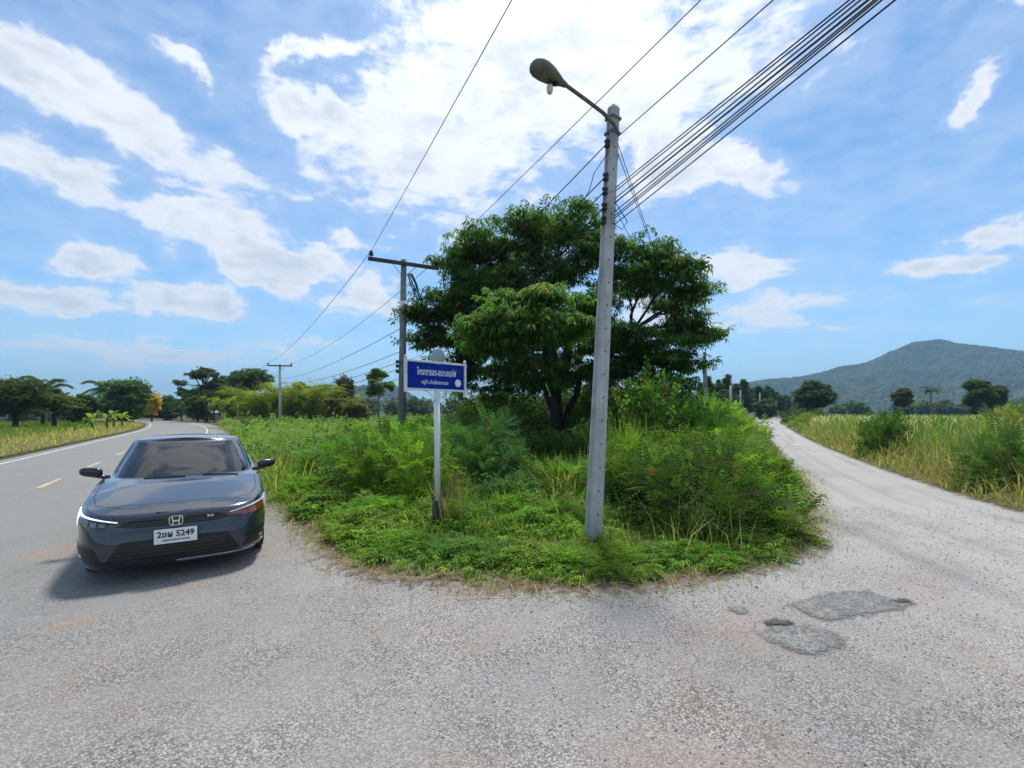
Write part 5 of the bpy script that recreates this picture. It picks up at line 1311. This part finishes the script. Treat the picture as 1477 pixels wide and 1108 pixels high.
def palm(label, u, Y, vtop, r, col=(.030, .062, .020), group='background trees'):
    X, Yv = XY(u, Y); o = empty('coconut_palm', (X, Yv, 0)); tag(o, label, 'palm', group); zt = EYE + (V0 - vtop)/F*Y - r*.35
    MB().tube([(0, 0, -.2), (.15, 0, zt*.5), (.05, 0, zt)], [.20, .15, .12], 8).build('trunk', PALEBARK, o, True)
    for i in range(13):
        a = 2*math.pi*i/13 + rng.normal(0, .15); e = rng.uniform(-.1, 1.6); lv = []
        for k_ in range(20):
            f = (k_ + 1)/20; q = arr([math.cos(a), math.sin(a), 0]) * r * f * (.65 + .35*math.cos(e)); q[2] = zt + r * (e * .85 * f - .80 * f * f)
            for sg in (-1, 1):
                sd3 = arr([-math.sin(a), math.cos(a), 0]) * sg
                lv.append(quadleaf(q, q + sd3 * r * .26 * (1.1 - .6*abs(f - .4)) + arr([math.cos(a)*r*.10, math.sin(a)*r*.10, -r*.16]), r*.055, (0, 0, 1)))
        V, Q = tpl(lv); link('frond', npmesh('frond', V, Q, tint(len(V), col, .1, .05)), LEAF, o)
    return o
DK, MD, OL = (.034, .064, .024), (.052, .094, .025), (.085, .115, .028)
tree('shade_tree', 'dark leafy tree at the far left edge beyond the road', 22, 44, 546, 600, 46, DK, 1.5, 'round', .25)
tree('shade_tree', 'thin-topped dark tree right of the far-left edge tree', 62, 52, 556, 596, 28, DK, 1.0, 'sparse', .2, lumps=14)
palm('coconut palm rising behind the left group of trees', 70, 64, 550, 3.4)
tree('shade_tree', 'umbrella-shaped tree with visible trunk in the left group', 78, 47, 570, 602, 32, MD, 1.3, 'umbrella', .22)
tree('shade_tree', 'olive green tree between the left group and the dark small tree', 105, 62, 574, 606, 22, OL, 1.1, 'round', .2)
tree('shade_tree', 'small dark tree with a pointed top left of the banana plants', 124, 56, 571, 606, 15, DK, 1.2, 'round', .18)
palm('coconut palm leaning out left of the large round tree', 154, 74, 549, 3.8)
tree('shade_tree', 'large round-crowned dark tree beside the road bend', 181, 70, 550, 605, 31, (.034, .066, .020), 2.0, 'round', .32, lumps=13)
tree('flowering_tree', 'yellow flowering tree at the road bend', 219, 84, 568, 596, 12, (.34, .23, .015), .8, 'round', .16, leaf=.7, lumps=12)
tree('shade_tree', 'low dark tree right of the yellow flowering tree', 242, 100, 573, 604, 24, DK, 1.3, 'round', .2)
tree('shade_tree', 'thin pale tree left of the tall sparse tree', 262, 92, 558, 590, 16, MD, .6, 'sparse', .15, lumps=10)
tree('tall_tree', 'tall sparse tree with open crown and bare trunk by the bend', 298, 80, 529, 576, 38, (.045, .075, .030), .7, 'sparse', .30, lumps=24)
tree('shade_tree', 'green bushy tree at the foot of the tall sparse tree', 285, 84, 566, 604, 17, MD, 1.0, 'round', .18)
tree('shade_tree', 'orange-leaved small tree behind the tall sparse trunk', 309, 96, 570, 590, 9, (.17, .10, .015), .7, 'round', .15)
tree('shade_tree', 'dark spreading tree above the bamboo clump', 362, 88, 534, 575, 34, DK, 1.5, 'umbrella', .3, lumps=14)
tree('shade_tree', 'dark tree filling the gap left of the bamboo clump', 338, 92, 562, 606, 22, DK, 1.3, 'round', .25)
tree('shade_tree', 'small dark treetop right of the distant crossarm pole', 432, 85, 551, 590, 22, DK, 1.0, 'sparse', .2, lumps=12)
tree('shade_tree', 'dark reddish tree behind the olive bushes', 498, 70, 545, 596, 14, (.040, .048, .026), 1.1, 'round', .2)
tree('tall_tree', 'light green open tree with slender trunk left of the crossarm pole', 546, 52, 531, 572, 24, (.070, .125, .035), .8, 'sparse', .13, lumps=18, mat=PALEBARK)
tree('shade_tree', 'olive bush right of the bamboo clump', 490, 47, 572, 612, 20, (.085, .088, .030), 1.1, 'round', .12)
tree('shade_tree', 'olive brown bush nearest the green meadow', 515, 45, 578, 612, 18, (.090, .090, .032), 1.0, 'round', .12)
tree('shade_tree', 'dark treetop behind the bamboo and olive bushes', 470, 75, 562, 596, 14, MD, 1.0, 'round', .18)
tree('round_tree', 'dark round tree standing alone right of the gravel lane', 1173, 88, 551, 590, 21, (.022, .044, .022), 2.0, 'round', .3, lumps=12)
tree('shade_tree', 'thin grey bush left of the lone round tree', 1153, 92, 560, 580, 9, (.09, .09, .075), .6, 'sparse', .1)
tree('shade_tree', 'bushy double tree at the far right above the tall grass', 1408, 78, 548, 588, 16, (.036, .075, .026), 1.5, 'round', .25)
tree('shade_tree', 'right half of the double tree at the far right', 1434, 84, 555, 590, 14, (.042, .075, .034), 1.2, 'round', .22)
tree('shade_tree', 'greyish bush above the grass centre right', 1300, 80, 562, 586, 10, (.055, .066, .034), 1.0, 'round', .15)
palm('small palm-like tree in front of the big hill', 1342, 95, 558, 2.3)
tree('shade_tree', 'dark bush at the lane bend below the eucalyptus row', 1105, 115, 578, 604, 14, DK, 1.2, 'round', .2)
for i, (u, v, Y) in enumerate(sorted([(1022, 546, 95), (1036, 549, 100), (1050, 543, 105), (1062, 556, 112), (1072, 550, 118), (1080, 560, 125), (1090, 558, 130), (1099, 560, 138), (1110, 559, 145), (1120, 568, 150), (1130, 572, 160), (1044, 562, 90), (1012, 556, 98)])):
    tree('eucalyptus', 'slender eucalyptus in the row behind the gravel lane, ' + ordinal(i), u, Y, v, 592, 9, (.032, .066, .026), .8, 'slim', .14, mat=PALEBARK, group='eucalyptus row')

# bamboo clump
bb = empty('bamboo_clump', (*XY(418, 50), 0)); tag(bb, 'feathery yellow-green bamboo clump behind the distant crossarm pole', 'bamboo')
parts = []; b = MB(); T_BAM = tpl_pinnate(8, .9, .34, .06, .45, .8, 41)
for i in range(110):
    ox, oy = rng.normal(0, 2.3), rng.normal(0, 1.0); hh = rng.uniform(3.4, 6.4); lx = ox * .62 + rng.normal(0, 1.0); ly = rng.normal(0, 1.0)
    pts = [Vector((ox + lx*f*f, oy + ly*f*f, hh*f*(1.12 - .12*f*f*3))) for f in np.linspace(0, 1, 7)]; b.tube(pts, [.035*(1 - .85*j/6) for j in range(7)], 5, False)
    for q in range(34):
        f = rng.uniform(.12, 1.0); j = min(5, int(f*6)); p = pts[j].lerp(pts[j+1], f*6 - j)
        parts.append((p, rng.normal(0, 1, 3) * arr([1, 1, .35]) + arr([lx*.3, ly*.3, .1])))
pp = arr([list(p) for p, d in parts]); dd = arr([d for p, d in parts])
V, Q, C = scatter(T_BAM, pp, dd, rng.uniform(.7, 1.25, len(pp)), tint(len(pp), (.15, .205, .022), .2, .12))
link('foliage', npmesh('foliage', V, Q, C), LEAF, bb); b.build('culms', plain('bamboo_culm', (.12, .13, .04), .6), bb)

# banana plants at the left verge
def banana(u, Y, h, label):
    o = empty('banana_plant', (*XY(u, Y), 0)); tag(o, label, 'banana plant', 'banana plants by the road')
    MB().tube([(0, 0, -.1), (0, 0, h*.5)], [.10, .07], 8).build('stem', TWIG, o, True)
    for i in range(8):
        a = rng.uniform(0, 6.28); e = rng.uniform(.5, 1.5); L = h*.75; ca, sa = math.cos(a), math.sin(a); vs = []; ks = 6
        for j in range(ks):
            f = j/(ks-1); c = arr([ca*L*f*.7, sa*L*f*.7, h*.45 + L*(e*.7*f - .55*f*f)]); wd = .36*h*.4*math.sin(math.pi*min(.97, f*.9 + .06)); s = arr([-sa, ca, 0])*wd/2
            vs += [c - s, c + s]
        Q = [(2*j, 2*j+1, 2*j+3, 2*j+2) for j in range(ks-1)]
        link('leaf', npmesh('leaf', vs, Q, tint(len(vs), (.12, .17, .02), .05, .05)), LEAF, o)
banana(133, 40, 2.0, 'bright banana plant standing alone left of the others'); banana(154, 42, 2.3, 'bright banana plant in the middle of the roadside row')
banana(164, 46, 2.3, 'banana plant right of the middle one'); banana(176, 50, 2.3, 'rightmost banana plant under the round tree')

# two low houses half hidden by the trees
def house(label, u, Y, w_, d_, h_, wallc, roofc):
    o = empty('house', (*XY(u, Y), 0), R(15)); tag(o, label, 'house', 'low village houses')
    wm = plain('wall_%d' % u, wallc, .9); MB().box((0, 0, h_/2), (w_, d_, h_)).build('wall', wm, o)
    rf = bmesh.new(); e = .5; z0 = h_ + .003; zt = h_ + 1.1
    vs = [rf.verts.new(p) for p in ((-w_/2-e, -d_/2-e, z0), (w_/2+e, -d_/2-e, z0), (w_/2+e, d_/2+e, z0), (-w_/2-e, d_/2+e, z0), (-w_/2-e, 0, zt), (w_/2+e, 0, zt))]
    for f in ((0, 1, 5, 4), (2, 3, 4, 5), (1, 2, 5), (3, 0, 4), (3, 2, 1, 0)): rf.faces.new([vs[i] for i in f])
    bmobj('roof', rf, plain('roof_%d' % u, roofc, .7, bump=.3), o)
    dr = MB().box((w_*.05, -d_/2-.02, 1.0), (.9, .05, 2.0)).build('door', plain('door_%d' % u, (.10, .06, .04), .7), o)
    for sx in (-.3, .32):
        wn = MB().box((w_*sx, -d_/2-.02, 1.35), (1.1, .06, 1.0)).build('window', WHITE, o); MB().box((w_*sx, -d_/2-.055, 1.35), (.95, .02, .85)).build('pane', CGLASS, wn)
house('low house with dark roof under the left group of trees', 46, 74, 7, 5, 1.7, (.20, .17, .15), (.06, .055, .055))
house('small house with pale blue roof behind the tall sparse tree', 308, 104, 7, 5, 1.7, (.35, .26, .20), (.42, .50, .56))

# far woodland that reads as one mass
def wood(name, label, u0, u1, Y, vt, col, n):
    x0, x1 = XY(u0, Y)[0], XY(u1, Y)[0]; nb = max(6, int((x1 - x0) / 3.2)); parts = []
    cx = rng.uniform(x0, x1, nb); cy = Y + rng.uniform(-8, 14, nb); top = EYE + (V0 - vt)/F*Y
    for i in range(nb):
        hh = top * rng.uniform(.62, 1.05); m_ = n; d = rng.normal(0, 1, (m_, 3)); d /= np.linalg.norm(d, axis=1)[:, None]
        p = arr([cx[i], cy[i], hh*.52]) + d * (rng.random(m_)[:, None] ** .4) * arr([3.0 + .3*hh, 3, hh*.5]); p[:, 2] = np.maximum(p[:, 2], .1)
        parts.append(scatter(T_CLUMP['s'][i % 2], p, d + rng.normal(0, .5, (m_, 3)), rng.uniform(.7, 1.3, m_) * Y/50, tint(m_, col, .22, .06) * rng.uniform(.75, 1.25)))
    V, Q, C = merge(parts); tag(link(name, npmesh(name, V, Q, C), LEAF), label, 'woodland', kind='stuff')
wood('far_wood', 'dark far line of woodland behind the green meadow', 330, 1030, 165, 572, DK, 150)
wood('far_wood', 'far line of trees at the foot of the big hill', 1120, 1600, 210, 576, (.036, .062, .026), 110)
wood('far_wood', 'far line of trees behind the left roadside', -120, 345, 150, 573, DK, 150)

# ------------------------------------------------------------------ the air
m = bpy.data.materials.new('thin_haze'); m.use_nodes = True; t = NT(m.node_tree); t.n.clear()
hv = t.add('ShaderNodeVolumePrincipled'); hv.inputs['Color'].default_value = (.40, .68, 1.0, 1); hv.inputs['Density'].default_value = .00030; hv.inputs['Anisotropy'].default_value = .0
ho = t.add('ShaderNodeOutputMaterial'); t.l.new(hv.outputs[0], ho.inputs['Volume'])
hz = MB().box((0, 2400, 163), (7600, 7400, 328)).build('haze', m); tag(hz, kind='stuff'); hz['label'] = 'thin blue haze lying over the plain and hills'; hz['category'] = 'haze'
